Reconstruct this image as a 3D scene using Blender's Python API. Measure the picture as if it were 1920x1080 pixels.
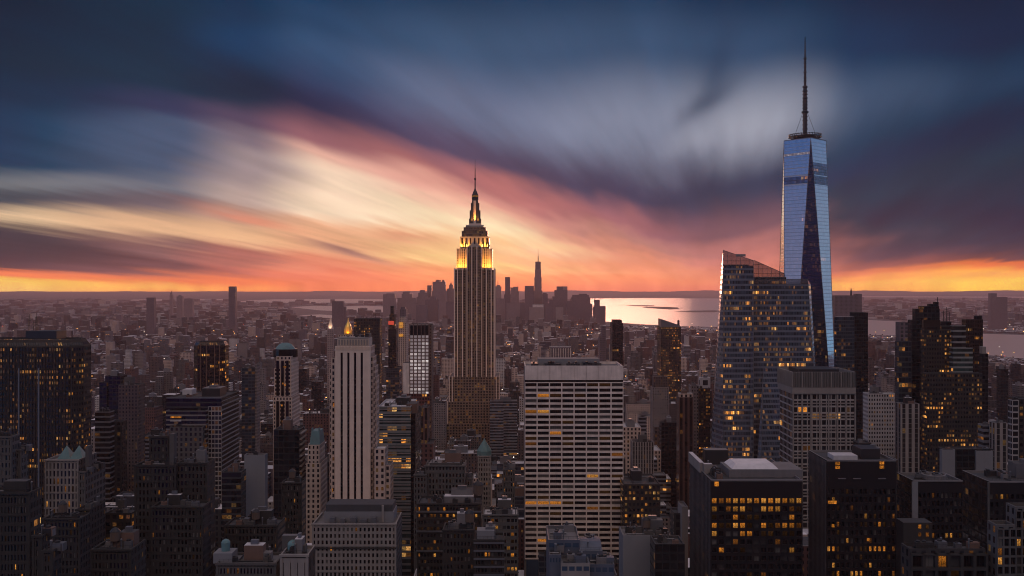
import bpy, math, random
from math import radians as R, degrees, sin, cos, pi, atan, atan2, hypot
for o in list(bpy.data.objects): bpy.data.objects.remove(o)
sc = bpy.context.scene; col = sc.collection
# ------------------------------------------------------------------ camera
F, CX, HY, CZ = 1790.0, 960.0, 530.0, 260.0        # focal length in photo pixels, optical axis, eye height in metres
cam = bpy.data.cameras.new("camera"); camo = bpy.data.objects.new("camera", cam); col.objects.link(camo)
camo.location = (0, 0, CZ); camo.rotation_euler = (R(90), 0, 0)
cam.sensor_width = 36.0; cam.lens = F/1920*36.0; cam.shift_y = -(540-HY)/1920
cam.clip_start = 1.0; cam.clip_end = 200000.0
sc.camera = camo
def X(px, D): return (px-CX)/F*D
def Z(py, D): return CZ-(py-HY)/F*D
def G(px, py, z=0.0):                              # a point of the ground seen at photo pixel px,py
    D = (CZ-z)*F/(py-HY); return (X(px, D), D, z)
# ------------------------------------------------------------------ node helper
class NT:
    def __init__(s, tree): s.t = tree
    def new(s, typ, **kw):
        n = s.t.nodes.new(typ)
        for k, v in kw.items(): setattr(n, k, v)
        return n
    def put(s, sock, v):
        if v is None: return
        if hasattr(v, 'is_output'): s.t.links.new(v, sock)
        else: sock.default_value = v
    def m(s, op, a, b=None, c=None, clamp=False):
        n = s.new('ShaderNodeMath', operation=op, use_clamp=clamp)
        for i, v in enumerate((a, b, c)): s.put(n.inputs[i], v)
        return n.outputs[0]
    def v(s, op, a, b=None, scale=None):
        n = s.new('ShaderNodeVectorMath', operation=op)
        s.put(n.inputs[0], a); s.put(n.inputs[1], b)
        if scale is not None: s.put(n.inputs['Scale'], scale)
        return n.outputs['Value'] if op in ('DOT_PRODUCT', 'LENGTH') else n.outputs[0]
    def xyz(s, x, y, z):
        n = s.new('ShaderNodeCombineXYZ')
        for i, q in enumerate((x, y, z)): s.put(n.inputs[i], q)
        return n.outputs[0]
    def sep(s, v):
        n = s.new('ShaderNodeSeparateXYZ'); s.put(n.inputs[0], v); return n.outputs
    def rng(s, v, a, b, c=0.0, d=1.0, smooth=True):
        n = s.new('ShaderNodeMapRange', interpolation_type='SMOOTHSTEP' if smooth else 'LINEAR')
        for i, q in enumerate((v, a, b, c, d)): s.put(n.inputs[i], q)
        return n.outputs[0]
    def mix(s, f, a, b, blend='MIX'):
        n = s.new('ShaderNodeMix', data_type='RGBA', blend_type=blend)
        s.put(n.inputs[0], f); s.put(n.inputs[6], a); s.put(n.inputs[7], b)
        return n.outputs[2]
    def ramp(s, f, stops, interp='LINEAR'):
        n = s.new('ShaderNodeValToRGB'); r = n.color_ramp; r.interpolation = interp
        while len(r.elements) > 1: r.elements.remove(r.elements[-1])
        for i, (p, c) in enumerate(stops):
            e = r.elements[0] if i == 0 else r.elements.new(p)
            e.position = p; e.color = (*c, 1) if len(c) == 3 else c
        s.put(n.inputs[0], f); return n.outputs[0]
    def noise(s, vec, scale=1.0, detail=3.0, rough=0.5, dim='3D'):
        n = s.new('ShaderNodeTexNoise', noise_dimensions=dim)
        s.put(n.inputs['Vector'], vec); n.inputs['Scale'].default_value = scale
        n.inputs['Detail'].default_value = detail; n.inputs['Roughness'].default_value = rough
        return n.outputs[0]
    def white(s, vec):
        n = s.new('ShaderNodeTexWhiteNoise', noise_dimensions='3D'); s.put(n.inputs['Vector'], vec)
        return n.outputs['Value'], n.outputs['Color']
def lin(c):
    return tuple(((v/255)/12.92 if v <= 10 else (((v/255)+.055)/1.055)**2.4) for v in c)
# ------------------------------------------------------------------ sky: Nishita twilight + long streaked sunset clouds, all in compass direction
SUN_AZ, SUN_EL = 3.5, 2.0
w = bpy.data.worlds.new("World"); sc.world = w; w.use_nodes = True
wt = w.node_tree; wt.nodes.clear(); N = NT(wt)
d = N.v('NORMALIZE', N.new('ShaderNodeTexCoord').outputs['Generated'])
dx, dy, dz = N.sep(d)
az = N.m('MULTIPLY', N.m('ARCTAN2', dx, dy), 180/pi)
el = N.m('MULTIPLY', N.m('ARCSINE', dz), 180/pi)
# streaks: a high flat cloud sheet combed along one wind direction (they converge near azimuth 13 degrees)
k = N.m('DIVIDE', 1.0, N.m('ADD', N.m('MAXIMUM', dz, 0.0), 0.07))
wa = R(13.2)
lat = N.m('MULTIPLY', N.m('SUBTRACT', N.m('MULTIPLY', dx, cos(wa)), N.m('MULTIPLY', dy, sin(wa))), k)
lon = N.m('MULTIPLY', N.m('ADD', N.m('MULTIPLY', dx, sin(wa)), N.m('MULTIPLY', dy, cos(wa))), k)
s1 = N.noise(N.xyz(N.m('MULTIPLY', lat, 1.1), N.m('MULTIPLY', lon, .16), 3.1), 1.0, 4.0, .55)
s2 = N.noise(N.xyz(N.m('MULTIPLY', lat, 5.0), N.m('MULTIPLY', lon, .42), 9.7), 1.0, 5.0, .55)
s3 = N.noise(N.xyz(N.m('MULTIPLY', lat, .8), N.m('MULTIPLY', lon, .3), 21.7), 1.0, 3.0, .5)
low = N.rng(el, 0.0, 5.0, .22, 1.0, False)
warp = N.m('MULTIPLY', low, N.m('ADD', N.m('MULTIPLY', N.m('SUBTRACT', s1, .5), 3.4), N.m('MULTIPLY', N.m('SUBTRACT', s2, .5), .95)))
elw = N.m('ADD', el, warp)
COLS = [0, 300, 450, 600, 900, 1200, 1400, 1650, 1900]
AZ0, AZ1 = -34.0, 34.0
fa = N.rng(N.m('ADD', N.m('ADD', az, N.m('MULTIPLY', N.m('SUBTRACT', s1, .5), 7.0)), N.m('MULTIPLY', N.m('SUBTRACT', s3, .5), 6.0)), AZ0, AZ1, 0.0, 1.0, False)
def azf(px): return (degrees(atan((px-CX)/F))-AZ0)/(AZ1-AZ0)
def elev(px, py): return degrees(atan((HY-py)/hypot(F, px-CX)))
HAZE_SUN, HAZE_SKY = (.014, .002, .0015), (.21, .112, .118)
LAYERS = [
 ([-40]*9, [(12,31,50),(16,42,66),(14,42,74),(20,50,82),(24,52,84),(20,48,80),(12,38,68),(10,34,60),(14,32,56)]),
 ([20,30,35,40,90,90,90,80,60], [(13,33,52),(18,43,65),(20,48,78),(36,63,96),(60,84,116),(54,78,110),(48,71,102),(22,48,80),(16,38,66)]),
 ([60,80,85,90,190,226,240,175,140], [(15,36,56),(20,43,65),(26,54,88),(48,74,108),(98,107,135),(125,132,155),(148,150,165),(60,78,106),(36,56,84)]),
 ([120,165,190,215,290,362,352,300,215], [(20,42,62),(26,45,66),(22,40,62),(42,44,74),(80,68,94),(60,58,86),(52,58,84),(26,50,78),(20,41,67)]),
 ([175,215,245,275,335,420,430,325,312], [(24,47,72),(52,54,84),(82,66,88),(140,90,98),(182,110,108),(150,95,105),(118,82,94),(30,50,72),(33,50,69)]),
 ([235,250,282,310,365,450,465,368,345], [(26,58,88),(74,86,114),(120,104,116),(222,170,152),(220,150,138),(175,118,112),(175,110,108),(42,54,74),(36,50,70)]),
 ([295,305,325,350,385,470,485,415,400], [(30,58,86),(72,84,110),(160,140,142),(245,212,185),(232,172,150),(200,128,112),(195,118,110),(38,50,70),(34,48,68)]),
 ([335,345,365,392,428,490,500,455,445], [(118,118,124),(112,112,124),(186,160,152),(246,216,186),(255,226,184),(226,142,116),(210,124,108),(76,64,80),(58,55,72)]),
 ([368,378,398,425,462,505,512,480,472], [(76,76,86),(112,96,104),(176,136,122),(238,178,140),(252,196,140),(238,146,112),(218,126,104),(112,76,86),(84,62,74)]),
 ([397,425,445,462,490,515,520,496,486], [(216,182,146),(222,174,136),(232,180,138),(232,170,130),(252,206,138),(240,146,108),(220,126,102),(150,88,84),(110,68,70)]),
 ([440,465,482,495,512,525,528,507,494], [(76,62,70),(132,92,92),(176,106,96),(222,132,104),(248,160,105),(246,142,102),(226,130,104),(225,125,82),(225,112,60)]),
 ([496,504,508,515,526,533,534,520,506], [(84,60,66),(120,78,80),(168,94,84),(226,120,92),(250,148,98),(246,140,104),(226,130,106),(250,160,85),(255,172,72)]),
 ([508,524,529,532,535,538,538,532,524], [(245,125,55),(236,124,78),(240,124,78),(238,126,90),(250,140,95),(240,134,104),(224,126,104),(255,180,90),(255,200,82)]),
 ([524,540,542,543,545,546,546,543,540], [(255,200,92),(255,176,92),(250,150,86),(240,128,90),(248,138,96),(238,130,104),(222,124,104),(255,172,88),(255,196,80)]),
 ([552]*9, [(255,195,110),(250,150,90),(244,130,86),(236,122,92),(244,134,96),(236,128,104),(220,122,104),(240,150,90),(250,180,80)]),
]
front = None; prev_el = None
for ys, cs in LAYERS:
    cr = N.ramp(fa, [(azf(p), lin(c)) for p, c in zip(COLS, cs)], 'EASE')
    er = N.ramp(fa, [(azf(p), ((elev(p, y)+2)/22,)*3) for p, y in zip(COLS, ys)], 'CARDINAL')
    e_ = N.m('SUBTRACT', N.m('MULTIPLY', er, 22.0), 2.0)
    if front is None: front = cr
    else: front = N.mix(N.rng(elw, prev_el, e_), front, cr)
    prev_el = e_
def streak(px, py, ln, wd, tilt, rgb, op):      # one long cloud streak: compass position, half length and half width in degrees, tilt
    global front
    a0, e0 = degrees(atan((px-CX)/F)), elev(px, py); t = R(tilt)
    u, v_ = N.m('SUBTRACT', az, a0), N.m('SUBTRACT', elw, e0)
    p = N.m('DIVIDE', N.m('ADD', N.m('MULTIPLY', u, cos(t)), N.m('MULTIPLY', v_, sin(t))), ln)
    q = N.m('DIVIDE', N.m('SUBTRACT', N.m('MULTIPLY', v_, cos(t)), N.m('MULTIPLY', u, sin(t))), wd)
    g = N.m('EXPONENT', N.m('MULTIPLY', N.m('ADD', N.m('MULTIPLY', p, p), N.m('MULTIPLY', q, q)), -1.0))
    front = N.mix(N.m('MULTIPLY', g, op), front, (*lin(rgb), 1))
streak(1345, 120, 2.6, .7, 75, (40,58,86), .55)
streak(1322, 190, 2.2, .6, 38, (48,62,88), .6)
streak(650, 474, 2.6, .22, -14, (150,105,105), .8)
streak(470, 412, 2.6, .28, -14, (215,130,105), .7)
streak(760, 440, 2.0, .30, -4, (222,150,120), .7)
streak(1310, 262, 1.8, .9, 8, (150,152,168), .6)
streak(1010, 455, 3.0, .35, -10, (252,205,150), .55)
streak(800, 300, 4.0, .5, -24, (100,76,98), .5)
streak(1700, 470, 4.0, .35, 7, (60,56,74), .5)
bri = N.m('ADD', 1.0, N.m('ADD', N.m('MULTIPLY', N.m('SUBTRACT', s2, .5), .6), N.m('MULTIPLY', N.m('SUBTRACT', s3, .5), .4)))
front = N.mix(1.0, front, N.xyz(bri, bri, bri), 'MULTIPLY')
# the sky to the sides and behind the camera, tinted for glass reflections, plus a bright high sky added as fill
azn = N.m('ADD', N.m('DIVIDE', az, 360.0), .5)
back = N.ramp(azn, [(0, lin((38,48,78))), (.06, lin((60,68,105))), (.12, lin((142,144,172))), (.215, lin((132,136,168))), (.28, lin((150,120,120))), (.365, lin((255,222,188))), (.412, lin((150,120,110))),
                    (.585, lin((105,98,115))), (.615, lin((190,198,214))), (.68, lin((165,185,205))), (.75, lin((110,135,170))), (.82, lin((45,58,92))), (.92, lin((24,36,66))), (1, lin((38,48,78)))])
back = N.mix(N.m('MULTIPLY', N.rng(el, 6.0, 17.0, 0.0, .95), N.rng(N.m('ABSOLUTE', az), 172.0, 155.0)), back, (*lin((50,106,170)), 1))
sky = N.mix(N.rng(N.m('ABSOLUTE', az), 29.5, 41.0), front, back)
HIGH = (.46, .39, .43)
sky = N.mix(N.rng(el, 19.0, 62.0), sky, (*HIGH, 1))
# bright unseen sky patch added behind the camera to light the walls facing us
north_fill = N.m('MULTIPLY', N.m('MULTIPLY', N.rng(el, 11.0, 30.0), N.rng(el, 78.0, 52.0)), N.rng(N.m('ABSOLUTE', az), 118.0, 160.0))
sky = N.mix(north_fill, sky, (1.05, .80, .70, 1))
HAZE_D, HAZE_G, HAZE_C = 3.6e-5, .45, (1.0, .69, .72)     # the evening haze (built last): what it takes from the low sky and adds in front of it
path = N.m('DIVIDE', 290.0, N.m('MAXIMUM', dz, .0103))
T = N.m('EXPONENT', N.m('MULTIPLY', path, -HAZE_D))
sa, se_ = R(SUN_AZ), R(SUN_EL)
ca = N.v('DOT_PRODUCT', d, (sin(sa)*cos(se_), cos(sa)*cos(se_), sin(se_)))
hg = N.m('POWER', N.m('SUBTRACT', 1+HAZE_G**2, N.m('MULTIPLY', ca, 2*HAZE_G)), -1.5)
glow = N.v('ADD', N.v('SCALE', HAZE_SUN, scale=hg), HAZE_SKY)
sky = N.v('SCALE', N.v('MAXIMUM', N.v('SUBTRACT', sky, N.v('SCALE', glow, scale=N.m('SUBTRACT', 1.0, T))), (0, 0, 0)), scale=N.m('MINIMUM', N.m('DIVIDE', 1.0, T), 4.0))
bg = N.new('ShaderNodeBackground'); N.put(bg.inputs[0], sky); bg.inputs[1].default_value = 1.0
ns = N.new('ShaderNodeTexSky', sky_type='NISHITA', sun_disc=False, sun_elevation=R(SUN_EL), sun_rotation=R(SUN_AZ))
bn = N.new('ShaderNodeBackground'); N.put(bn.inputs[0], ns.outputs[0]); bn.inputs[1].default_value = 0.0012
ad = N.new('ShaderNodeAddShader'); wt.links.new(bg.outputs[0], ad.inputs[0]); wt.links.new(bn.outputs[0], ad.inputs[1])
wo = N.new('ShaderNodeOutputWorld'); wt.links.new(ad.outputs[0], wo.inputs[0])
w.cycles.sampling_method = 'MANUAL'; w.cycles.sample_map_resolution = 512
# ------------------------------------------------------------------ low sun behind the clouds
sl = bpy.data.lights.new("sun", 'SUN'); sl.energy = 1.15; sl.angle = R(14.0); sl.color = (1, .44, .28)
so = bpy.data.objects.new("sun", sl); col.objects.link(so)
so.rotation_euler = (R(90-SUN_EL), 0, pi - R(SUN_AZ))
sc.view_settings.view_transform = 'Standard'; sc.view_settings.look = 'None'; sc.view_settings.exposure = 0.0; sc.view_settings.gamma = 1.0
sc.render.engine = 'CYCLES'; sc.cycles.max_bounces = 4; sc.cycles.diffuse_bounces = 2; sc.cycles.glossy_bounces = 3; sc.cycles.volume_bounces = 0
sc.cycles.use_denoising = True; sc.cycles.filter_width = 1.05; sc.cycles.sample_clamp_indirect = 4.0
# ------------------------------------------------------------------ materials
def new_mat(name):
    m = bpy.data.materials.new(name); m.use_nodes = True
    m.node_tree.nodes.clear(); return m, NT(m.node_tree)
def surf(N, shader):
    o = N.new('ShaderNodeOutputMaterial'); N.t.links.new(shader, o.inputs[0])
def plain(name, c, rough=.85, metal=0.0, var=.25, scale=.15, spec=.3):
    m, N = new_mat(name)
    p = N.new('ShaderNodeBsdfPrincipled')
    co = N.new('ShaderNodeTexCoord').outputs['Object']
    n = N.noise(co, scale, 4.0, .6); n2 = N.noise(N.v('MULTIPLY', co, (.6, .6, .04)), 1.0, 3.0, .5)
    f = N.m('ADD', 1.0, N.m('ADD', N.m('MULTIPLY', N.m('SUBTRACT', n, .5), var*2), N.m('MULTIPLY', N.m('SUBTRACT', n2, .5), var*1.3)))
    N.put(p.inputs['Base Color'], N.mix(1.0, (*c, 1), N.xyz(f, f, f), 'MULTIPLY'))
    p.inputs['Roughness'].default_value = rough; p.inputs['Metallic'].default_value = metal
    p.inputs['Specular IOR Level'].default_value = spec
    surf(N, p.outputs[0]); return m
def emit(name, c, s, var=.85, scale=2.4):             # a lit pane seen from outside: bright ceiling, darker furniture
    m, N = new_mat(name)
    co = N.new('ShaderNodeTexCoord').outputs['Object']
    rnd = N.new('ShaderNodeObjectInfo').outputs['Random']
    n = N.noise(N.v('ADD', co, N.xyz(N.m('MULTIPLY', rnd, 91.0), N.m('MULTIPLY', rnd, 37.0), 0.0)), scale, 3.0, .7)
    oz = N.sep(co)[2]
    f = N.m('MULTIPLY', N.m('MULTIPLY', s, N.rng(n, .36, .60, 1.0-var, 1.1)), N.rng(oz, -1.2, 1.0, .55, 1.15))
    f = N.m('MULTIPLY', f, N.m('ADD', .35, N.m('MULTIPLY', rnd, .9)))
    e = N.new('ShaderNodeEmission'); e.inputs[0].default_value = (*c, 1); N.put(e.inputs[1], f)
    surf(N, e.outputs[0]); m.cycles.emission_sampling = 'NONE'; return m
def facade_group():
    g = bpy.data.node_groups.new("facade", 'ShaderNodeTree'); I = g.interface
    def si(n, t, v):
        s = I.new_socket(n, in_out='INPUT', socket_type=t); s.default_value = v
    for n, v in (("Wall", (.3, .3, .3, 1)), ("Glass", (.02, .025, .03, 1)), ("LitA", (1, .34, .045, 1)), ("LitB", (1, .55, .17, 1))): si(n, 'NodeSocketColor', v)
    for n, v in (("WX", .6), ("WZ", .6), ("Lit", .1), ("Row", .03), ("Strength", 1.0), ("Rough", .12), ("Metal", 0.0), ("Jit", .02), ("WallRough", .85), ("WallMetal", 0.0), ("GVar", 1.0)): si(n, 'NodeSocketFloat', v)
    I.new_socket("Shader", in_out='OUTPUT', socket_type='NodeSocketShader')
    N = NT(g); gi = N.new('NodeGroupInput'); go = N.new('NodeGroupOutput'); A = gi.outputs
    uv = N.new('ShaderNodeUVMap'); uv.uv_map = 'UVMap'
    u, v, _ = N.sep(uv.outputs[0])
    cu, cv = N.m('FLOOR', u), N.m('FLOOR', v); fu, fv = N.m('FRACT', u), N.m('FRACT', v)
    inx = N.m('LESS_THAN', N.m('ABSOLUTE', N.m('SUBTRACT', fu, .5)), N.m('MULTIPLY', A['WX'], .5))
    inz = N.m('LESS_THAN', N.m('ABSOLUTE', N.m('SUBTRACT', fv, .5)), N.m('MULTIPLY', A['WZ'], .5))
    win = N.m('MULTIPLY', inx, inz)
    oi = N.new('ShaderNodeObjectInfo').outputs['Random']
    r1, rc = N.white(N.xyz(cu, cv, N.m('MULTIPLY', oi, 97.0)))
    ra, rb, rd = N.sep(rc)
    r2, _c = N.white(N.xyz(N.m('FLOOR', N.m('DIVIDE', u, 6.0)), cv, N.m('ADD', N.m('MULTIPLY', oi, 51.0), 7.0)))
    cl = N.noise(N.xyz(N.m('MULTIPLY', cu, .13), N.m('MULTIPLY', cv, .21), N.m('MULTIPLY', oi, 33.0)), 1.0, 1.0, .5)
    p = N.m('ADD', N.m('MULTIPLY', A['Lit'], N.rng(cl, .42, .64, .1, 2.2)), N.m('MULTIPLY', N.m('LESS_THAN', r2, A['Row']), .75))
    on = N.m('MULTIPLY', N.m('LESS_THAN', r1, p), win)
    bright = N.m('ADD', .06, N.m('MULTIPLY', N.m('POWER', ra, 2.6), 1.7))
    inner = N.noise(N.xyz(N.m('MULTIPLY', u, 3.1), N.m('MULTIPLY', v, 4.3), oi), 1.0, 2.0, .7)
    es = N.m('MULTIPLY', N.m('MULTIPLY', on, bright), N.m('MULTIPLY', A['Strength'], N.rng(inner, .3, .65, .25, 1.25)))
    lc = N.mix(N.m('MULTIPLY', rb, rb), A['LitA'], A['LitB'])
    co = N.new('ShaderNodeTexCoord').outputs['Object']
    n1 = N.noise(co, .05, 4.0, .6); n2 = N.noise(N.v('MULTIPLY', co, (.5, .5, .03)), 1.0, 3.0, .5)
    wv = N.m('ADD', .55, N.m('ADD', N.m('MULTIPLY', n1, .6), N.m('MULTIPLY', n2, .35)))
    wall = N.mix(1.0, A['Wall'], N.xyz(wv, wv, wv), 'MULTIPLY')
    gv = N.m('ADD', 1.0, N.m('MULTIPLY', N.m('SUBTRACT', rd, .45), N.m('MULTIPLY', A['GVar'], 1.1)))
    glass = N.mix(1.0, A['Glass'], N.xyz(gv, gv, gv), 'MULTIPLY')
    b = N.new('ShaderNodeBsdfPrincipled')
    N.put(b.inputs['Base Color'], N.mix(win, wall, glass))
    N.put(b.inputs['Roughness'], N.m('ADD', A['WallRough'], N.m('MULTIPLY', win, N.m('SUBTRACT', A['Rough'], A['WallRough']))))
    N.put(b.inputs['Metallic'], N.m('ADD', A['WallMetal'], N.m('MULTIPLY', win, N.m('SUBTRACT', A['Metal'], A['WallMetal']))))
    b.inputs['Specular IOR Level'].default_value = .45
    nn = N.v('NORMALIZE', N.v('ADD', N.new('ShaderNodeNewGeometry').outputs['Normal'],
             N.v('SCALE', N.v('SUBTRACT', rc, (.5, .5, .5)), scale=N.m('MULTIPLY', win, A['Jit']))))
    N.put(b.inputs['Normal'], nn)
    N.put(b.inputs['Emission Color'], lc); N.put(b.inputs['Emission Strength'], es)
    g.links.new(b.outputs[0], go.inputs[0]); return g
FG = facade_group()
def fac(name, wall, glass=(.012, .014, .018), wx=.55, wz=.6, lit=.08, row=.02, s=1.0, rough=.12, metal=0.0, jit=.03, wr=.85, wm=0.0, gv=1.0, la=None, lb=None):
    m, N = new_mat(name)
    n = N.new('ShaderNodeGroup'); n.node_tree = FG
    n.inputs['Wall'].default_value = (*wall, 1); n.inputs['Glass'].default_value = (*glass, 1)
    for kk, vv in (("WX", wx), ("WZ", wz), ("Lit", lit), ("Row", row), ("Strength", s), ("Rough", rough), ("Metal", metal), ("Jit", jit), ("WallRough", wr), ("WallMetal", wm), ("GVar", gv)): n.inputs[kk].default_value = vv
    if la: n.inputs['LitA'].default_value = (*la, 1); n.inputs['LitB'].default_value = (*lb, 1)
    surf(N, n.outputs[0]); m.cycles.emission_sampling = 'NONE'; return m
M = dict(
    limestone=fac('limestone with windows', (.44, .34, .28), wx=.42, wz=.58, lit=.05, row=0),
    beige=fac('beige stone with windows', (0.437, 0.322, 0.267), wx=.45, wz=.58, lit=.07, row=.0),
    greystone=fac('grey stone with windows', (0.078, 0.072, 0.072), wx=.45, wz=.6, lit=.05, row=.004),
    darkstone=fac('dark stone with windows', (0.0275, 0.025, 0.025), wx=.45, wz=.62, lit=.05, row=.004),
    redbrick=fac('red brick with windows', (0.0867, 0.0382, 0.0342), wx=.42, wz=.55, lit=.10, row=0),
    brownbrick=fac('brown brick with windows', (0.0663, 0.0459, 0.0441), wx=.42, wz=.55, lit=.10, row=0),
    palebrick=fac('pale brick with windows', (0.173, 0.143, 0.137), wx=.40, wz=.52, lit=.08, row=0),
    concrete=fac('concrete with ribbon windows', (0.144, 0.143, 0.16), wx=1.01, wz=.5, lit=.05, row=.05),
    white=fac('white panels with windows', (0.413, 0.375, 0.36), wx=.5, wz=.5, lit=.08, row=.01),
    whitegrid=fac('white gridded frame with glowing panes', (0.198, 0.144, 0.135), (.85, .80, .79), wx=.72, wz=.66, lit=2.0, row=0, s=.34, rough=.5, jit=.05, gv=.3, la=(1, .86, .80), lb=(1, .92, .88)),  # panes glow faintly white in place of the light they reflect
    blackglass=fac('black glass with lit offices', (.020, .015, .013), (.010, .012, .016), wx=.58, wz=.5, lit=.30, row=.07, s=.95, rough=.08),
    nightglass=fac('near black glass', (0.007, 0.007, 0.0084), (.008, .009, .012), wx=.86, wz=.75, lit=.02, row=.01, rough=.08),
    blueglass=fac('dark blue glass', (.035, .040, .05), (.02, .03, .045), wx=.9, wz=.72, lit=.08, row=.04, rough=.07, metal=.15),
    greenglass=fac('green glass with pale spandrels', (0.176, 0.176, 0.168), (.02, .035, .035), wx=1.01, wz=.62, lit=.10, row=.14, s=.9, rough=.1),
    bronze=fac('dark bronze cladding', (.030, .016, .012), (.010, .008, .008), wx=.62, wz=.6, lit=.10, row=.16, rough=.15, wm=.6, wr=.45),
    crystal=fac('banded crystal glass', (.105, .118, .15), (.085, .105, .145), wx=.90, wz=.60, lit=.22, row=.12, s=1.2, rough=.08, metal=.6, jit=.02, wr=.4),
    crystaldim=fac('banded crystal glass dim', (.10, .112, .14), (.10, .115, .15), wx=.98, wz=.56, lit=.05, row=.02, s=.9, rough=.06, metal=.35, jit=.02, wr=.4),
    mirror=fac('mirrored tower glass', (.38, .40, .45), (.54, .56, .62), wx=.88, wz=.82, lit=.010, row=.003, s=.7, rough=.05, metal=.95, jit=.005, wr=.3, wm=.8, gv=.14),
    mirrordark=fac('dimmed tower glass with lit floors', (.03, .04, .06), (.16, .20, .30), wx=.9, wz=.86, lit=.09, row=.012, s=.7, rough=.06, metal=.9, jit=.005, wr=.3, wm=.6, gv=.3),  # mirror glass made darker: the front facet's dim reflection is in its colour
    mirrorband=fac('dark mechanical floor glass', (.05, .06, .09), (.12, .15, .22), wx=.9, wz=.8, lit=.02, row=.03, s=.8, rough=.15, metal=.8, wr=.3),
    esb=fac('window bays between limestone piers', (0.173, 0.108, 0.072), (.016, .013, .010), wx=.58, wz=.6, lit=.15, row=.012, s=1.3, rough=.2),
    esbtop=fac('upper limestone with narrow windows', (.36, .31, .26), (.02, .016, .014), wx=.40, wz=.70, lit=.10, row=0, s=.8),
    striped=fac('pale pinstripe side wall', (0.225, 0.195, 0.184), (.02, .02, .022), wx=.5, wz=.94, lit=.04, row=0),
    lattice=fac('pale lattice over dark glass', (0.27, 0.243, 0.234), (.012, .014, .018), wx=.80, wz=.74, lit=.06, row=.05, s=.8),
    slats=fac('fine horizontal bands', (0.165, 0.15, 0.146), (.014, .014, .016), wx=1.01, wz=.66, lit=.02, row=.012),
    slatsdark=fac('dark horizontal bands', (0.03, 0.0288, 0.03), (.010, .010, .012), wx=1.01, wz=.66, lit=.03, row=.03, s=.9),
    hazeblock=fac('haze-tinted tower cladding', (0.235, 0.163, 0.163), (.05, .045, .05), wx=.55, wz=.6, lit=.04, row=0, rough=.3),  # far cladding lightened and pinked, so distance haze sits in its colour
    hazedark=fac('haze-tinted dark cladding', (0.14, 0.102, 0.117), (.03, .03, .035), wx=.6, wz=.7, lit=.04, row=0, rough=.3),
    hazepale=fac('haze-tinted pale cladding', (0.291, 0.212, 0.193), (.06, .05, .05), wx=.5, wz=.6, lit=.03, row=0, rough=.3),
    redlit=fac('dark red sky lobby floors', (.10, .03, .025), (.02, .01, .01), wx=.7, wz=.6, lit=.25, row=.1, s=.7),
    brownslab=fac('brown slab', (0.112, 0.07, 0.0595), (.03, .02, .018), wx=.35, wz=.5, lit=.05, row=0),
    rust=fac('rust brown piers', (0.091, 0.0455, 0.039), (.016, .012, .014), wx=.55, wz=1.01, lit=.06, row=0),
)
P = dict(
    roof_dark=plain('dark tar roof', (.05, .05, .055), .9), roof_mid=plain('grey gravel roof', (0.136, 0.128, 0.132), .9),
    roof_pale=plain('pale roof', (.42, .40, .41), .85), roof_snow=plain('white painted roof', (0.561, 0.527, 0.535), .8),
    copper=plain('verdigris copper', (0.096, 0.176, 0.184), .6, 0, .3), metal=plain('grey metal', (0.156, 0.156, 0.168), .45, .6),
    darkmetal=plain('dark metal', (.03, .03, .034), .5, .4), limestone=plain('smooth limestone', (.60, .46, .38), .85, 0, .18),
    travertine=plain('white travertine', (.59, .49, .445), .8, 0, .42), palestone=plain('pale stone', (0.208, 0.184, 0.172), .85), blind=plain('pane with lowered blind', (.10, .095, .09), .3), dimblind=plain('pane with half blind', (.04, .04, .042), .2),
    greystone=plain('grey stone', (0.072, 0.0672, 0.066), .85), darkstone=plain('dark stone', (0.0275, 0.0255, 0.025), .88), blank=plain('blank grey panel', (0.162, 0.162, 0.174), .8, 0, .1),
    brick=plain('brown brick wall', (.13, .08, .065), .9), black=plain('black cladding', (.010, .010, .012), .35, 0, .2, .15, .5),
    gold=plain('gilded roof', (.75, .48, .12), .35, .8, .15), wood=plain('weathered tank wood', (.10, .07, .055), .9), strip=plain('dark window strip', (.006, .006, .007), .25),
    glassdark=plain('dark window glass', (.006, .006, .008), .12, 0, .3, .8, .35), glassblue=plain('blue roof glass', (.05, .08, .13), .12, .3),
    bluemetal=plain('blue grey zinc', (0.09, 0.102, 0.132), .5, .3), bronzefin=plain('bronze fin', (.22, .12, .08), .4, .7), pier=plain('pale pier limestone', (.72, .52, .42), .7, 0, .1),
)
m, N = new_mat('clear screen glass'); gq = N.new('ShaderNodeBsdfPrincipled'); gq.inputs['Base Color'].default_value = (.16, .15, .16, 1); gq.inputs['Roughness'].default_value = .12; gq.inputs['Metallic'].default_value = .4
tq = N.new('ShaderNodeBsdfTransparent'); tq.inputs[0].default_value = (.8, .74, .74, 1); mq = N.new('ShaderNodeMixShader'); mq.inputs[0].default_value = .72
N.t.links.new(tq.outputs[0], mq.inputs[1]); N.t.links.new(gq.outputs[0], mq.inputs[2]); surf(N, mq.outputs[0]); P['screenglass'] = m
L = [emit('lit window amber', (1, .33, .038), .52), emit('lit window yellow', (1, .42, .075), .54), emit('lit window dim', (1, .33, .055), .16), emit('lit window faint', (1, .42, .11), .03)]
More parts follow.
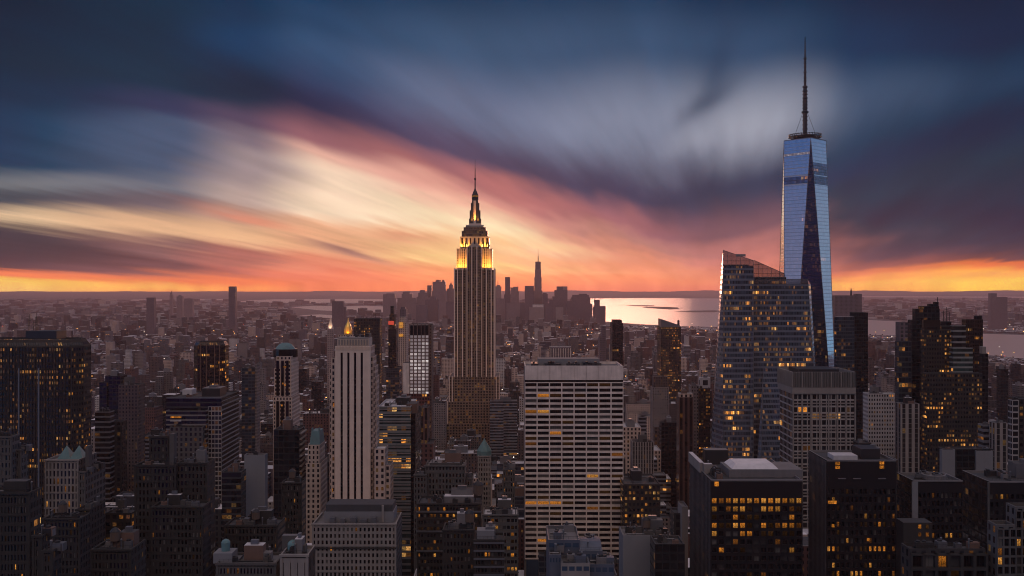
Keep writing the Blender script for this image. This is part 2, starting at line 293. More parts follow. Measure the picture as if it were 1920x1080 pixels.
# ------------------------------------------------------------------ mesh builder
class MB:
    def __init__(s, o=(0, 0, 0)): s.o = o; s.v = []; s.f = []; s.uv = []; s.mi = []; s.mats = []
    def mid(s, m):
        if m not in s.mats: s.mats.append(m)
        return s.mats.index(m)
    def poly(s, pts, m, uvs=None):
        b = len(s.v); s.v += pts; s.f.append(tuple(range(b, b+len(pts))))
        s.uv += uvs if uvs else [(p[0]*.3, p[1]*.3) for p in pts]; s.mi.append(s.mid(m))
    def wall(s, a, b, z0, z1, m, bay=3.5, fl=3.7, z0b=None, z1b=None, uo=None):   # quad from a to b (seen from outside a is on the left)
        L_ = hypot(b[0]-a[0], b[1]-a[1]); n = max(1, round(L_/bay)); uo = random.randrange(400)*8 if uo is None else uo
        z1b = z1 if z1b is None else z1b; z0b = z0 if z0b is None else z0b
        q = lambda z: round((z-0)/fl*64)/64
        top = max(z1, z1b); nf = lambda z: (z-top)/fl + round(top/fl)
        s.poly([(*a[:2], z0), (*b[:2], z0b), (*b[:2], z1b), (*a[:2], z1)], m, [(uo, nf(z0)), (uo+n, nf(z0b)), (uo+n, nf(z1b)), (uo, nf(z1))])
    def prism(s, pts, z0, z1, m, roof=None, bay=3.5, fl=3.7):      # pts counter-clockwise from above
        n = len(pts)
        for i in range(n): s.wall(pts[i], pts[(i+1) % n], z0, z1, m, bay, fl)
        if roof: s.poly([(*p[:2], z1) for p in pts], roof)
    def box(s, x0, x1, y0, y1, z0, z1, m, roof=None, bay=3.5, fl=3.7, under=False):
        s.prism([(x0, y0), (x1, y0), (x1, y1), (x0, y1)], z0, z1, m, roof or m, bay, fl)
        if under: s.poly([(x0, y1, z0), (x1, y1, z0), (x1, y0, z0), (x0, y0, z0)], m)
    def taper(s, p0, z0, p1, z1, m, roof=None, bay=3.5, fl=3.7):
        n = len(p0)
        for i in range(n):
            a, b, c, d_ = p0[i], p0[(i+1) % n], p1[(i+1) % n], p1[i]
            w_ = max(1, round(hypot(b[0]-a[0], b[1]-a[1])/bay)); h = (z1-z0)/fl
            s.poly([(*a, z0), (*b, z0), (*c, z1), (*d_, z1)], m, [(0, 0), (w_, 0), (w_, h), (0, h)])
        if roof: s.poly([(*p, z1) for p in p1], roof)
    def lathe(s, cx, cy, prof, m, n=16, a0=0.0):
        rings = [[(cx+r*cos(a0+2*pi*i/n), cy+r*sin(a0+2*pi*i/n), z) for i in range(n)] for r, z in prof]
        for q in range(len(rings)-1):
            for i in range(n):
                j = (i+1) % n; s.poly([rings[q][i], rings[q][j], rings[q+1][j], rings[q+1][i]], m)
        s.poly(rings[-1], m); s.poly(rings[0][::-1], m)
    def bar(s, p, q, r, m, n=6):
        import mathutils as mu
        p, q = mu.Vector(p), mu.Vector(q); d_ = (q-p).normalized(); a = d_.orthogonal().normalized(); b = d_.cross(a)
        r0 = [tuple(p+(a*cos(2*pi*i/n)+b*sin(2*pi*i/n))*r) for i in range(n)]; r1 = [tuple(q+(a*cos(2*pi*i/n)+b*sin(2*pi*i/n))*r) for i in range(n)]
        for i in range(n):
            j = (i+1) % n; s.poly([r0[i], r0[j], r1[j], r1[i]], m)
        s.poly(r1, m); s.poly(r0[::-1], m)
    def build(s, name, parent=None):
        me = bpy.data.meshes.new(name); o = s.o
        me.from_pydata([(p[0]-o[0], p[1]-o[1], p[2]-o[2]) for p in s.v], [], s.f)
        for m in s.mats: me.materials.append(m)
        me.polygons.foreach_set('material_index', s.mi)
        l = me.uv_layers.new(name='UVMap'); l.data.foreach_set('uv', [c for q in s.uv for c in q])
        me.update()
        ob = bpy.data.objects.new(name, me); col.objects.link(ob)
        if parent: ob.parent = parent
        else: ob.location = o
        return ob
def tag(o, label, cat, group=None):
    o['label'] = label; o['category'] = cat
    if group: o['group'] = group
    return o
def thing(name, label, cat, loc=(0, 0, 0), group=None):
    o = bpy.data.objects.new(name, None); col.objects.link(o); o.location = loc; o.empty_display_size = 5
    return tag(o, label, cat, group)
def roof_part(parent, o, pts, z, mat, rim=None, par=1.1, wid=.5, name='roof'):   # a parapet ring with the roof deck sunk inside it
    b = MB(o); n = len(pts); cx = sum(p[0] for p in pts)/n; cy = sum(p[1] for p in pts)/n
    ins = []
    for p in pts:
        dx_, dy_ = cx-p[0], cy-p[1]; q = wid/max(abs(dx_), abs(dy_), .01); ins.append((p[0]+dx_*min(q*1.2, .4), p[1]+dy_*min(q*1.2, .4)))
    rim = rim or mat
    for i in range(n):
        j = (i+1) % n
        b.poly([(*pts[i], z), (*pts[j], z), (*ins[j], z), (*ins[i], z)], rim)
        b.poly([(*ins[i], z), (*ins[j], z), (*ins[j], z-par), (*ins[i], z-par)], rim)
    b.poly([(*p, z-par) for p in ins], mat)
    return b.build(name, parent)
def rect(x0, x1, y0, y1): return [(x0, y0), (x1, y0), (x1, y1), (x0, y1)]
RNG = random.Random(11); random.seed(5)
def clutter(parent, o, r, z, n=3, rng=RNG, house=True, mats=None):     # lift house, fans, ducts on a roof r=(x0,x1,y0,y1)
    x0, x1, y0, y1 = r; w_, d_ = x1-x0, y1-y0; m = mats or [P['roof_mid'], P['metal'], P['greystone'], P['darkstone'], P['darkmetal'], P['brick']]
    if house and w_ > 9 and d_ > 9:
        hw, hd = w_*rng.uniform(.25, .45), d_*rng.uniform(.25, .45); hx, hy = x0+w_*rng.uniform(.3, .7), y0+d_*rng.uniform(.45, .7); hh = rng.uniform(3.5, 6.5)
        b = MB(o); q = rng.choice(m); b.box(hx-hw/2, hx+hw/2, hy-hd/2, hy+hd/2, z-1.1, z+hh, q, rng.choice([P['roof_mid'], P['roof_dark'], P['roof_pale']]))
        b.box(hx-hw*.2, hx+hw*.2, hy-hd*.2, hy+hd*.2, z+hh, z+hh+1.6, P['metal']); b.build('penthouse', parent)
    for i in range(n):
        ux, uy = rng.uniform(x0+2, max(x0+2.1, x1-4)), rng.uniform(y0+2, max(y0+2.1, y1-4)); s_ = rng.uniform(1.4, 3.0)
        b = MB(o); q = rng.choice(m); b.box(ux, ux+s_*rng.uniform(.8, 1.8), uy, uy+s_, z-1.1, z+s_*.55, q)
        b.lathe(ux+s_*.45, uy+s_*.5, [(s_*.32, z+s_*.55), (s_*.32, z+s_*.75), (s_*.2, z+s_*.8)], P['darkmetal'], 10); b.build('roof_unit', parent)
    if n >= 2:
        b = MB(o); yy = rng.uniform(y0+d_*.2, y0+d_*.8); b.bar((x0+w_*.1, yy, z-.5), (x0+w_*rng.uniform(.5, .9), yy, z-.5), .35, rng.choice([P['metal'], P['darkmetal']]), 6); b.bar((x0+w_*.3, y0+1.5, z-.6), (x0+w_*.3, y1-1.5, z-.6), .25, P['darkmetal'], 6); b.build('duct', parent)
        for q_ in range(2):
            b = MB(o); ux, uy = rng.uniform(x0+1.5, x1-1.5), rng.uniform(y0+1.5, y1-1.5); b.lathe(ux, uy, [(.25, z-1.1), (.25, z+rng.uniform(.6, 2.4)), (.42, z+2.5), (.1, z+2.8)], P['metal'], 7); b.build('vent_pipe', parent)
        b = MB(o)
        for q_ in range(int(w_/1.6)): b.bar((x0+.7+q_*1.6, y0+.45, z), (x0+.7+q_*1.6, y0+.45, z+1), .04, P['darkmetal'], 4)
        b.bar((x0+.5, y0+.45, z+1), (x1-.5, y0+.45, z+1), .05, P['darkmetal'], 4); b.build('railing', parent)
HEROES = []        # (name for labels, photo x, distance, occupied ground rectangle)
def occupy(x0, x1, y0, y1): HEROES.append((x0, x1, y0, y1))
def body(parent, o, r, z1, mat, name='wall', roof=None, rim=None, bay=3.5, fl=3.7, z0=0.0, par=1.1):
    b = MB(o); b.prism(rect(*r), z0, z1, M[mat] if mat in M else P[mat], None, bay, fl); w_ = b.build(name, parent)
    if roof: roof_part(w_, o, rect(*r), z1, P[roof], P[rim] if rim else None, par)
    return w_
def tower(name, label, cat, masses, clut=2, group=None):
    """masses: (px0, px1, py top, distance, depth, wall, roof[, bay, floor]) - px on the front face; the first is the main block"""
    m0 = masses[0]; o = (X((m0[0]+m0[1])/2, m0[3]), m0[3], 0)
    t = thing(name, label, cat, o, group)
    for i, m in enumerate(masses):
        x0, x1, zt = X(m[0], m[3]), X(m[1], m[3]), Z(m[2], m[3]); r = (x0, x1, m[3], m[3]+m[4])
        body(t, o, r, zt, m[5], 'wall' if i == 0 else 'wing', m[6], None, *(m[7:9] if len(m) > 7 else (3.5, 3.7)))
        occupy(*r)
        if clut and m[6]: clutter(t, o, r, zt, clut if i == 0 else max(1, clut//2), house=(i == 0))
    return t, o
WM = {}; RB = random.Random(19)
def window_grid(parent, o, x0, x1, y, z0, z1, cols, rows, wx, wz, frame, recess=.6, lit=None, top=100, vis=None, split=1, name='window', jamb=True):
    """a real frame of piers and spandrels with each pane set back in it; the panes are parts of their own (first 100), the rest one stuff part"""
    cw, rh = (x1-x0)/cols, (z1-z0)/rows; pw, ph = cw*wx, rh*wz
    b = MB(o)
    for i in range(cols+1):
        a = x0+i*cw-(cw-pw)/2; c = a+(cw-pw); b.box(max(a, x0), min(c, x1), y, y+recess, z0, z1, frame)
    for j in range(rows+1):
        a = z0+j*rh-(rh-ph)/2; c = a+(rh-ph); b.box(x0+.01, x1-.01, y+.06, y+recess-.01, max(a, z0), min(c, z1), frame, under=True)
    fr = b.build('frame', parent)
    key = (round(pw, 2), round(ph, 2), split)
    if key not in WM:
        q = MB((0, 0, 0)); g = .05
        for k_ in range(split):
            a, c = -pw/2+pw*k_/split+g, -pw/2+pw*(k_+1)/split-g
            q.poly([(a, 0, -ph/2), (c, 0, -ph/2), (c, 0, ph/2), (a, 0, ph/2)], P['glassdark'])
        q.poly([(-pw/2, .08, -ph/2), (pw/2, .08, -ph/2), (pw/2, .08, ph/2), (-pw/2, .08, ph/2)], P['darkmetal'])
        ob = q.build('window'); WM[key] = ob.data; bpy.data.objects.remove(ob)
    cells = [(i, j) for j in range(rows-1, -1, -1) for i in range(cols)]
    if vis: cells = [c for c in cells if vis(*c)]
    rest = MB(o)
    for kk, (i, j) in enumerate(cells):
        cx, cz = x0+(i+.5)*cw, z0+(j+.5)*rh
        lm = lit(i, rows-1-j) if lit else None
        if kk < top:
            ob = bpy.data.objects.new(name, WM[key]); col.objects.link(ob); ob.parent = parent
            ob.location = (cx-o[0], y+recess-.05-o[1], cz-o[2])
            bl = RB.random(); mm = L[lm] if lm is not None else P['blind'] if bl < .10 else P['dimblind'] if bl < .30 else None
            if mm is not None:
                ob.material_slots[0].link = 'OBJECT'; ob.material_slots[0].material = mm
        else:
            bl = RB.random(); m_ = L[lm] if lm is not None else P['blind'] if bl < .10 else P['dimblind'] if bl < .30 else P['glassdark']
            for k_ in range(split):
                a, c = cx-pw/2+pw*k_/split+.05, cx-pw/2+pw*(k_+1)/split-.05
                rest.poly([(a, y+recess-.05, cz-ph/2), (c, y+recess-.05, cz-ph/2), (c, y+recess-.05, cz+ph/2), (a, y+recess-.05, cz+ph/2)], m_)
            rest.poly([(cx-pw/2, y+recess+.03, cz-ph/2), (cx+pw/2, y+recess+.03, cz-ph/2), (cx+pw/2, y+recess+.03, cz+ph/2), (cx-pw/2, y+recess+.03, cz+ph/2)], P['darkmetal'])
    if rest.f:
        q = rest.build(name, parent); q['kind'] = 'stuff'
    return fr
def lit_rule(seed, p, rows=None):
    rg = random.Random(seed)
    def f(i, r):
        if rows and r in rows: return rg.choice([0, 0, 1, 2]) if rg.random() < rows[r] else rg.choice([None, 3])
        return rg.choice([0, 1, 2, 2, 3, 3]) if rg.random() < p else None
    return f
# ------------------------------------------------------------------ setting: ground, rivers, bay, islands
def struct(o): o['kind'] = 'structure'; return o
m, N = new_mat('dark city ground'); p = N.new('ShaderNodeBsdfPrincipled'); co = N.new('ShaderNodeTexCoord').outputs['Object']
n1 = N.noise(co, .0012, 6.0, .65); n2 = N.noise(co, .02, 3.0, .6)
N.put(p.inputs['Base Color'], N.ramp(N.m('MULTIPLY', N.m('ADD', n1, n2), .5), [(.3, (.02, .018, .018)), (.5, (.06, .05, .05)), (.62, (.11, .09, .085)), (.75, (.25, .21, .2))])); p.inputs['Roughness'].default_value = .95
surf(N, p.outputs[0]); GROUND = m
m, N = new_mat('river water'); p = N.new('ShaderNodeBsdfPrincipled'); co = N.new('ShaderNodeTexCoord').outputs['Object']
p.inputs['Base Color'].default_value = (.46, .33, .28, 1); p.inputs['Roughness'].default_value = .33; p.inputs['IOR'].default_value = 1.333; p.inputs['Specular IOR Level'].default_value = .7  # bright peach base colour stands in for sky glow mirrored on the water
bp = N.new('ShaderNodeBump'); bp.inputs['Strength'].default_value = .12; bp.inputs['Distance'].default_value = 1.0
N.put(bp.inputs['Height'], N.noise(N.v('MULTIPLY', co, (.012, .03, 1)), 1.0, 4.0, .6)); N.put(p.inputs['Normal'], bp.outputs[0])
surf(N, p.outputs[0]); WATER = m
m, N = new_mat('dark wooded land'); p = N.new('ShaderNodeBsdfPrincipled'); co = N.new('ShaderNodeTexCoord').outputs['Object']
N.put(p.inputs['Base Color'], N.ramp(N.noise(co, .004, 6.0, .7), [(.35, (.02, .02, .018)), (.6, (.06, .05, .045)), (.7, (.16, .13, .12))])); p.inputs['Roughness'].default_value = .95; surf(N, p.outputs[0]); LAND = m
FAR = 28000.0
g = MB((0, 0, 0)); g.poly([(-17000, -150, 0), (17000, -150, 0), (17000, FAR, 0), (-17000, FAR, 0)], GROUND); struct(g.build('ground'))
def flat(name, pts, z, mat):
    b = MB((0, 0, 0)); b.poly([G(px, py, z) for px, py in pts], mat)
    o = b.build(name); me = o.data
    if me.polygons[0].normal.z < 0: me.flip_normals()
    return struct(o)
flat('bay_water', [(1085,568),(1105,590),(1125,602),(1200,608),(1290,612),(1345,613),(1420,618),(1500,622),(1560,627),(1690,629),(1760,638),(1845,665),(1920,672),(2080,700),
     (2080,650),(1920,628),(1845,626),(1760,606),(1690,603),(1630,600),(1590,590),(1500,566),(1440,561),(1360,559.5),(1200,559),(1080,560)], .5, WATER)
flat('far_water', [(1440,556.3),(1600,557.2),(1900,558.2),(2080,558.4),(2080,556.4),(1850,556.0),(1600,555.6),(1440,555.4)], .5, WATER)
flat('far_water', [(1730,564.6),(1800,566),(1920,566.4),(2060,566.4),(2060,564),(1900,563.8)], .5, WATER)
flat('inlet_water', [(440,566),(520,568.5),(640,568),(752,567),(752,561),(640,560.6),(520,561),(470,563)], .5, WATER)
flat('inlet_water', [(545,576),(600,582),(650,584),(735,585),(745,576),(690,573),(640,574.5),(590,573)], .5, WATER)
flat('inlet_water', [(560,591),(590,595),(640,597),(640,592),(600,589.5)], .5, WATER)
flat('inlet_water', [(240,563.5),(330,564),(440,562.5),(440,560.4),(330,560.6),(250,561.6)], .5, WATER)
flat('river_water', [(-160,613),(40,613.3),(112,610.8),(70,608.6),(-160,607.5)], .5, WATER)
for pts in ([(1204,576.2),(1212,574.8),(1232,575),(1262,576),(1272,577.5),(1240,578.6),(1215,577.6)], [(1230,578.5),(1250,575.8),(1270,576.3),(1274,579),(1255,580.2)],
            [(1262,584.6),(1290,582.6),(1340,581.8),(1352,583),(1340,585.4),(1300,585.6)], [(1172,573.2),(1185,572),(1228,572.4),(1226,573.8),(1190,574)]):
    flat('island', pts, 1.5, LAND)
# low far hills on the horizon
def hills(pts, D, dep, seed):
    rg = random.Random(seed); b = MB((0, 0, 0)); n = 60; xs = [X(pts[0], D)+(X(pts[1], D)-X(pts[0], D))*i/n for i in range(n+1)]
    hs = [pts[2]*(.55+.3*sin(i*.37+seed)+.25*rg.random()) for i in range(n+1)]; hs[0] = hs[-1] = 1
    for i in range(n):
        b.poly([(xs[i], D, 0), (xs[i+1], D, 0), (xs[i+1], D+dep*.5, hs[i+1]), (xs[i], D+dep*.5, hs[i])], LAND)
        b.poly([(xs[i], D+dep*.5, hs[i]), (xs[i+1], D+dep*.5, hs[i+1]), (xs[i+1], D+dep, 0), (xs[i], D+dep, 0)], LAND)
    struct(b.build('hills'))
hills((1050, 2060, 55), 24000, 2500, 1.0); hills((-150, 500, 26), 25200, 1800, 2.0); hills((480, 1060, 34), 25000, 2000, 3.0)
# ------------------------------------------------------------------ the art deco tower with the floodlit crown
def spot(parent, o, x, y, z, tx, ty, tz, e, ang=70, c=(1, .38, .04)):
    import mathutils as mu
    l = bpy.data.lights.new('floodlight', 'SPOT'); l.energy = e; l.color = c; l.spot_size = R(ang); l.spot_blend = .6; l.shadow_soft_size = .6
    q = bpy.data.objects.new('floodlight', l); col.objects.link(q); q.parent = parent; q.location = (x-o[0], y-o[1], z-o[2])
    q.rotation_euler = mu.Vector((tx-x, ty-y, tz-z)).to_track_quat('-Z', 'Y').to_euler()
def art_deco():
    D = 1300.0; o = (X(889.5, D), D, 0); cx = o[0]; px = D/F
    t = thing('art_deco_tower', 'tallest central art deco tower, golden floodlit crown, slim mast on top', 'skyscraper', o)
    w2 = lambda p: p*px
    def blk(h, front, back, py, mat, name, roof='roof_mid', bay=3.9, fl=3.7, z0=0.0):
        return body(t, o, (cx-w2(h), cx+w2(h), D+front, D+back), Z(py, D), mat, name, roof, 'limestone', bay, fl, z0)
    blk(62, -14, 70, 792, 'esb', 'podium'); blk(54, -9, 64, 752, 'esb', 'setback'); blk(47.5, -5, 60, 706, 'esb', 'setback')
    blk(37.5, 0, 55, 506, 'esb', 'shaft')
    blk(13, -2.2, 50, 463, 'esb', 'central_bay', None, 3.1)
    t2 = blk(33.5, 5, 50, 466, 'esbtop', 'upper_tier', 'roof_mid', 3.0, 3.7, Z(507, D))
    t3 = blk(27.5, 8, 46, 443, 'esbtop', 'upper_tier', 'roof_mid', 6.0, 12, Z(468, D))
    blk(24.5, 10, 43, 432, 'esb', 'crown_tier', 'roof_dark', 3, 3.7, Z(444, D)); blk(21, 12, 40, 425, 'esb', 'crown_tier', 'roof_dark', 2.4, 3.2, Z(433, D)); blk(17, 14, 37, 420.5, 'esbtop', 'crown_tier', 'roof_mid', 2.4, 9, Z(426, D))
    # piers, each a strip of pale stone standing proud of the dark bays
    zb, zt = 0, Z(505, D)
    for q in (-37, -31.5, -22.5, -13.6, 13.6, 22.5, 31.5, 37):
        b = MB(o); b.box(cx+w2(q-.95), cx+w2(q+.95), D-1.1, D+.3, zb, zt+1.5, P['pier']); b.build('pier', t)
    for q in (-4.8, 4.8):
        b = MB(o); b.box(cx+w2(q-.9), cx+w2(q+.9), D-3.1, D-1.9, zb, Z(462, D), P['pier']); b.build('pier', t)
    for q in (-12.9, 12.9):
        b = MB(o); b.box(cx+w2(q-.7), cx+w2(q+.7), D-2.9, D-1.9, Z(505, D), Z(446, D), P['pier']); b.build('pier', t)
    for q in (-46.5, -41, 41, 46.5):
        b = MB(o); b.box(cx+w2(q-.7), cx+w2(q+.7), D-6, D-4.7, 0, Z(705, D), P['pier']); b.build('pier', t)
    for q in (-53, -50, 50, 53):
        b = MB(o); b.box(cx+w2(q-.7), cx+w2(q+.7), D-10, D-8.7, 0, Z(751, D), P['pier']); b.build('pier', t)
    for q in (-33, -27.6, -21.5, -15.5, 15.5, 21.5, 27.6, 33):
        b = MB(o); b.box(cx+w2(q-.7), cx+w2(q+.7), D+4.2, D+5.3, Z(506, D), Z(466, D)+1, P['limestone']); b.build('pier', t)
    # side piers
    for s in (-1, 1):
        for k in range(6):
            b = MB(o); b.box(cx+s*w2(37.5)-.9, cx+s*w2(37.5)+.9, D+3+k*9.5, D+4.2+k*9.5, 0, zt+1.2, P['pier']); b.build('pier', t)
    # dark arched openings in the second tier
    for q in (-22, -17, 17, 22, 26):
        b = MB(o); x0, x1 = cx+w2(q-1.2), cx+w2(q+1.2); b.box(x0, x1, D+7.6, D+8.1, Z(466, D), Z(456, D), P['strip'])
        b.lathe((x0+x1)/2, D+7.9, [(w2(1.2), Z(456, D)), (w2(.9), Z(454.6, D)), (.1, Z(453.8, D))], P['strip'], 10); b.build('arched_opening', t)
    # mooring mast: a tapering drum with four stepped wings, dark glazed head, cone and aerial
    cy = D+25.0
    mast = MB(o); z0, z1 = Z(420, D), Z(372, D)
    mast.taper([(cx+w2(a)*8.2, cy+w2(b_)*8.2) for a, b_ in ((-1, -1), (1, -1), (1, 1), (-1, 1))], z0, [(cx+w2(a)*5.6, cy+w2(b_)*5.6) for a, b_ in ((-1, -1), (1, -1), (1, 1), (-1, 1))], z1, P['greystone'], P['darkmetal'])
    mb = mast.build('mooring_mast', t)
    for s in (-1, 1):
        for (a0, a1, top) in ((8.2, 11.5, 408), (5.5, 10.2, 392), (5.0, 8.0, 378)):
            b = MB(o); b.box(cx+s*w2((a0+a1)/2)-w2((a1-a0)/2), cx+s*w2((a0+a1)/2)+w2((a1-a0)/2), cy-w2(3)-a0*.11, cy+w2(3), z0, Z(top, D), P['greystone']); b.build('wing', mb)
    b = MB(o); b.box(cx-w2(2.6), cx+w2(2.0), cy-w2(9.6), cy-w2(5.4), z0, Z(374, D), P['limestone']); b.build('lit_fin', mb)
    b = MB(o); b.box(cx-w2(11.5), cx+w2(11.5), cy-w2(11.5), cy+w2(11.5), z0-.6, Z(417.4, D), P['limestone']); b.build('mast_base', t)
    b = MB(o); b.lathe(cx, cy, [(w2(6.3), z1), (w2(6.3), Z(362, D)), (w2(5.2), Z(361, D)), (w2(4.0), Z(357, D)), (w2(2.0), Z(353, D)), (w2(1.3), Z(350, D))], P['darkmetal'], 16); dm = b.build('mast_head', t)
    b = MB(o); b.lathe(cx, cy, [(w2(6.45), Z(366, D)), (w2(6.45), Z(364, D))], L[1], 16); b.build('light_band', dm)
    b = MB(o); b.lathe(cx, cy, [(w2(1.2), Z(350, D)), (w2(1.1), Z(334, D)), (w2(1.9), Z(333, D)), (w2(1.9), Z(330.5, D)), (w2(.9), Z(329.5, D)), (w2(.7), Z(312, D)), (w2(.35), Z(311, D)), (w2(.3), Z(294, D))], P['darkmetal'], 8); b.build('aerial', t)
    # the floodlights on its ledges
    for q in (-31, -25, -18.5, 18.5, 25, 31):
        spot(t, o, cx+w2(q), D+.4, Z(506, D)+1.6, cx+w2(q), D+5.2, Z(487, D), FLOOD*1.0, 110)
    for q in (-31, -25, -18.5, 18.5, 25, 31):
        spot(t, o, cx+w2(q), D+.2, Z(506, D)+1.2, cx+w2(q), D+5.0, Z(474, D), FLOOD*2.6, 34)
    for s in (-1, 1):
        spot(t, o, cx+s*w2(36), D+26, Z(506, D)+.6, cx+s*w2(32.5), D+26, Z(480, D), FLOOD*1.0, 90)
        for q in (16, 23): spot(t, o, cx+s*w2(q), D+5.6, Z(466, D)+1.2, cx+s*w2(q), D+9, Z(446, D), FLOOD*2.2, 110)
    spot(t, o, cx-w2(.4), cy-w2(11.2), Z(417, D)+.6, cx-w2(.2), cy-w2(8.9), Z(381, D), FLOOD*9, 26)
    for s in (-1, 1): spot(t, o, cx+s*w2(6), cy-w2(10.5), Z(417, D)+.6, cx+s*w2(5), cy-w2(5), Z(392, D), FLOOD*.9, 50)
    occupy(cx-46, cx+46, D-15, D+70)
FLOOD = 17000.0
art_deco()
# ------------------------------------------------------------------ the twisted glass tower with the mast
def glass_tower():
    D = 1080.0; px = D/F; cx, cy = X(1509.5, D), D; o = (cx, cy, 0)
    t = thing('glass_tower', 'tallest mirrored glass tower with tapering triangular facets and mast, behind slanted crystal tower', 'skyscraper', o)
    zt, zb = Z(264, D), 8.0; rt, rb, be = 39.1*px, 70.8*px, R(-2.2)
    tv = [(cx+rt*sin(be+k*pi/2), cy-rt*cos(be+k*pi/2)) for k in range(4)]               # tv[0] nearest, tv[1] right, tv[3] left
    bv = [(cx+rb*sin(be+pi/4+k*pi/2), cy-rb*cos(be+pi/4+k*pi/2)) for k in range(4)]     # bv[0] right of nearest, bv[3] left of nearest
    def tri(pts, m, name, bay=1.5, fl=4.0):
        b = MB(o); import mathutils as mu
        p = [mu.Vector(q) for q in pts]; n = (p[1]-p[0]).cross(p[2]-p[0]).normalized(); h = mu.Vector((-n.y, n.x, 0)).normalized()
        b.poly(pts, m, [((q-p[0]).dot(h)/bay+300, q.z/fl) for q in p]); return b.build(name, t)
    lerp = lambda a, b_, f: tuple(a[i]+(b_[i]-a[i])*f for i in range(3))
    for k in range(4):
        T0, T1 = (*tv[k], zt), (*tv[(k+1) % 4], zt); B0, B1 = (*bv[k], zb), (*bv[(k+3) % 4], zb)
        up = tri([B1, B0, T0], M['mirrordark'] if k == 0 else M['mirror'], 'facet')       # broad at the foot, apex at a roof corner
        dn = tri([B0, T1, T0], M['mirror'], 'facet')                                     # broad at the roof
        f0, f1 = (Z(350, D)-zb)/(zt-zb), (Z(314, D)-zb)/(zt-zb)                          # dark mechanical floors near the top
        import mathutils as mu
        n = (mu.Vector(T1)-mu.Vector(B0)).cross(mu.Vector(T0)-mu.Vector(B0)).normalized()*.12
        if k == 0:
            for (ya, yb) in ((349, 333), (331, 309)):
                f0, f1 = (Z(ya, D)-zb)/(zt-zb), (Z(yb, D)-zb)/(zt-zb)
                q = [lerp(B0, T0, f0), lerp(B0, T1, f0), lerp(B0, T1, f1), lerp(B0, T0, f1)]
                b = MB(o); b.poly([tuple(mu.Vector(a)+n) for a in q], M['mirrorband'], [(0, 0), (18, 0), (18, 4), (0, 4)]); b.build('mechanical_band', dn)
        if k == 3:
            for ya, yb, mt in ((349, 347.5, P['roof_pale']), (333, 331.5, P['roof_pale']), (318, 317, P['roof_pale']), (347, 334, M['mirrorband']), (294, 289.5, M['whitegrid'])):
                f0, f1 = (Z(ya, D)-zb)/(zt-zb), (Z(yb, D)-zb)/(zt-zb)
                q = [lerp(B0, T0, f0), lerp(B0, T1, f0), lerp(B0, T1, f1), lerp(B0, T0, f1)]
                b = MB(o); b.poly([tuple(mu.Vector(a)+n) for a in q], mt, [(0, 0), (18, 0), (18, 2), (0, 2)]); b.build('mechanical_band', dn)
    for k in range(4):                                                                    # bright metal arrises
        for q in (k, (k+3) % 4):
            b = MB(o); b.bar((*tv[k], zt), (*bv[q], zb), .28, P['metal'], 5); b.build('edge_trim', t)
    b = MB(o); b.poly([(*p, zt) for p in tv], P['roof_dark']); b.build('roof', t)
    b = MB(o)
    for k in range(4): b.bar((*tv[k], zt+.2), (*tv[(k+1) % 4], zt+.2), .35, P['metal'], 5)
    b.build('parapet', t)
    # ring platform with lattice, mast in stacked drums, guy rods
    b = MB(o); r1 = 29.5*px
    b.lathe(cx, cy, [(r1*.80, zt), (r1*.84, zt+2.2), (r1*.62, zt+2.3)], P['darkmetal'], 28)
    for k in range(36):
        a = 2*pi*k/36; b.bar((cx+r1*.84*cos(a), cy+r1*.84*sin(a), zt+1.5), (cx+r1*cos(a), cy+r1*sin(a), zt+7.2), .4, P['black'], 4)
        a2 = a+2*pi/36; b.bar((cx+r1*cos(a), cy+r1*sin(a), zt+4.2), (cx+r1*cos(a2), cy+r1*sin(a2), zt+4.2), .7, P['black'], 4)
        b.bar((cx+r1*.98*cos(a), cy+r1*.98*sin(a), zt+5.9), (cx+r1*.98*cos(a2), cy+r1*.98*sin(a2), zt+6.9), .5, P['black'], 4)
    b.lathe(cx, cy, [(r1*.70, zt+2.2), (r1*.70, zt+5.6), (r1*.3, zt+7)], P['black'], 24); b.build('ring_platform', t)
    mz = lambda y: Z(y, D)
    prof = [(2.6, zt+2), (2.5, mz(213)), (4.0, mz(212)), (4.0, mz(209)), (2.6, mz(208)), (2.5, mz(186)), (3.0, mz(185)), (3.0, mz(183)), (2.2, mz(182)), (2.1, mz(165)), (2.9, mz(164.5)), (2.9, mz(161.5)), (1.5, mz(161)), (1.4, mz(137)), (2.0, mz(136.6)), (2.0, mz(134.5)), (1.2, mz(134)), (1.15, mz(112)), (1.9, mz(111.6)), (1.9, mz(108)), (.9, mz(107.5)), (.8, mz(92)), (.7, mz(91)), (.55, mz(70))]
    b = MB(o); b.lathe(cx, cy, prof, P['black'], 10); ms = b.build('mast', t)
    for y in (242, 234, 226, 219, 203, 197, 191, 177, 171, 152, 146, 126, 119):
        b = MB(o); b.lathe(cx, cy, [(3.1, mz(y+.8)), (3.1, mz(y-.8))] if y > 165 else [(1.9, mz(y+.6)), (1.9, mz(y-.6))], P['darkmetal'], 10); b.build('mast_collar', ms)
    for k in range(4):
        a = pi/4+k*pi/2+.3; b = MB(o); b.bar((cx+r1*.7*cos(a), cy+r1*.7*sin(a), zt+4), (cx+1.8*cos(a), cy+1.8*sin(a), mz(208)), .2, P['black'], 4); b.build('guy_rod', ms)
    occupy(cx-45, cx+45, cy-45, cy+45)
glass_tower()
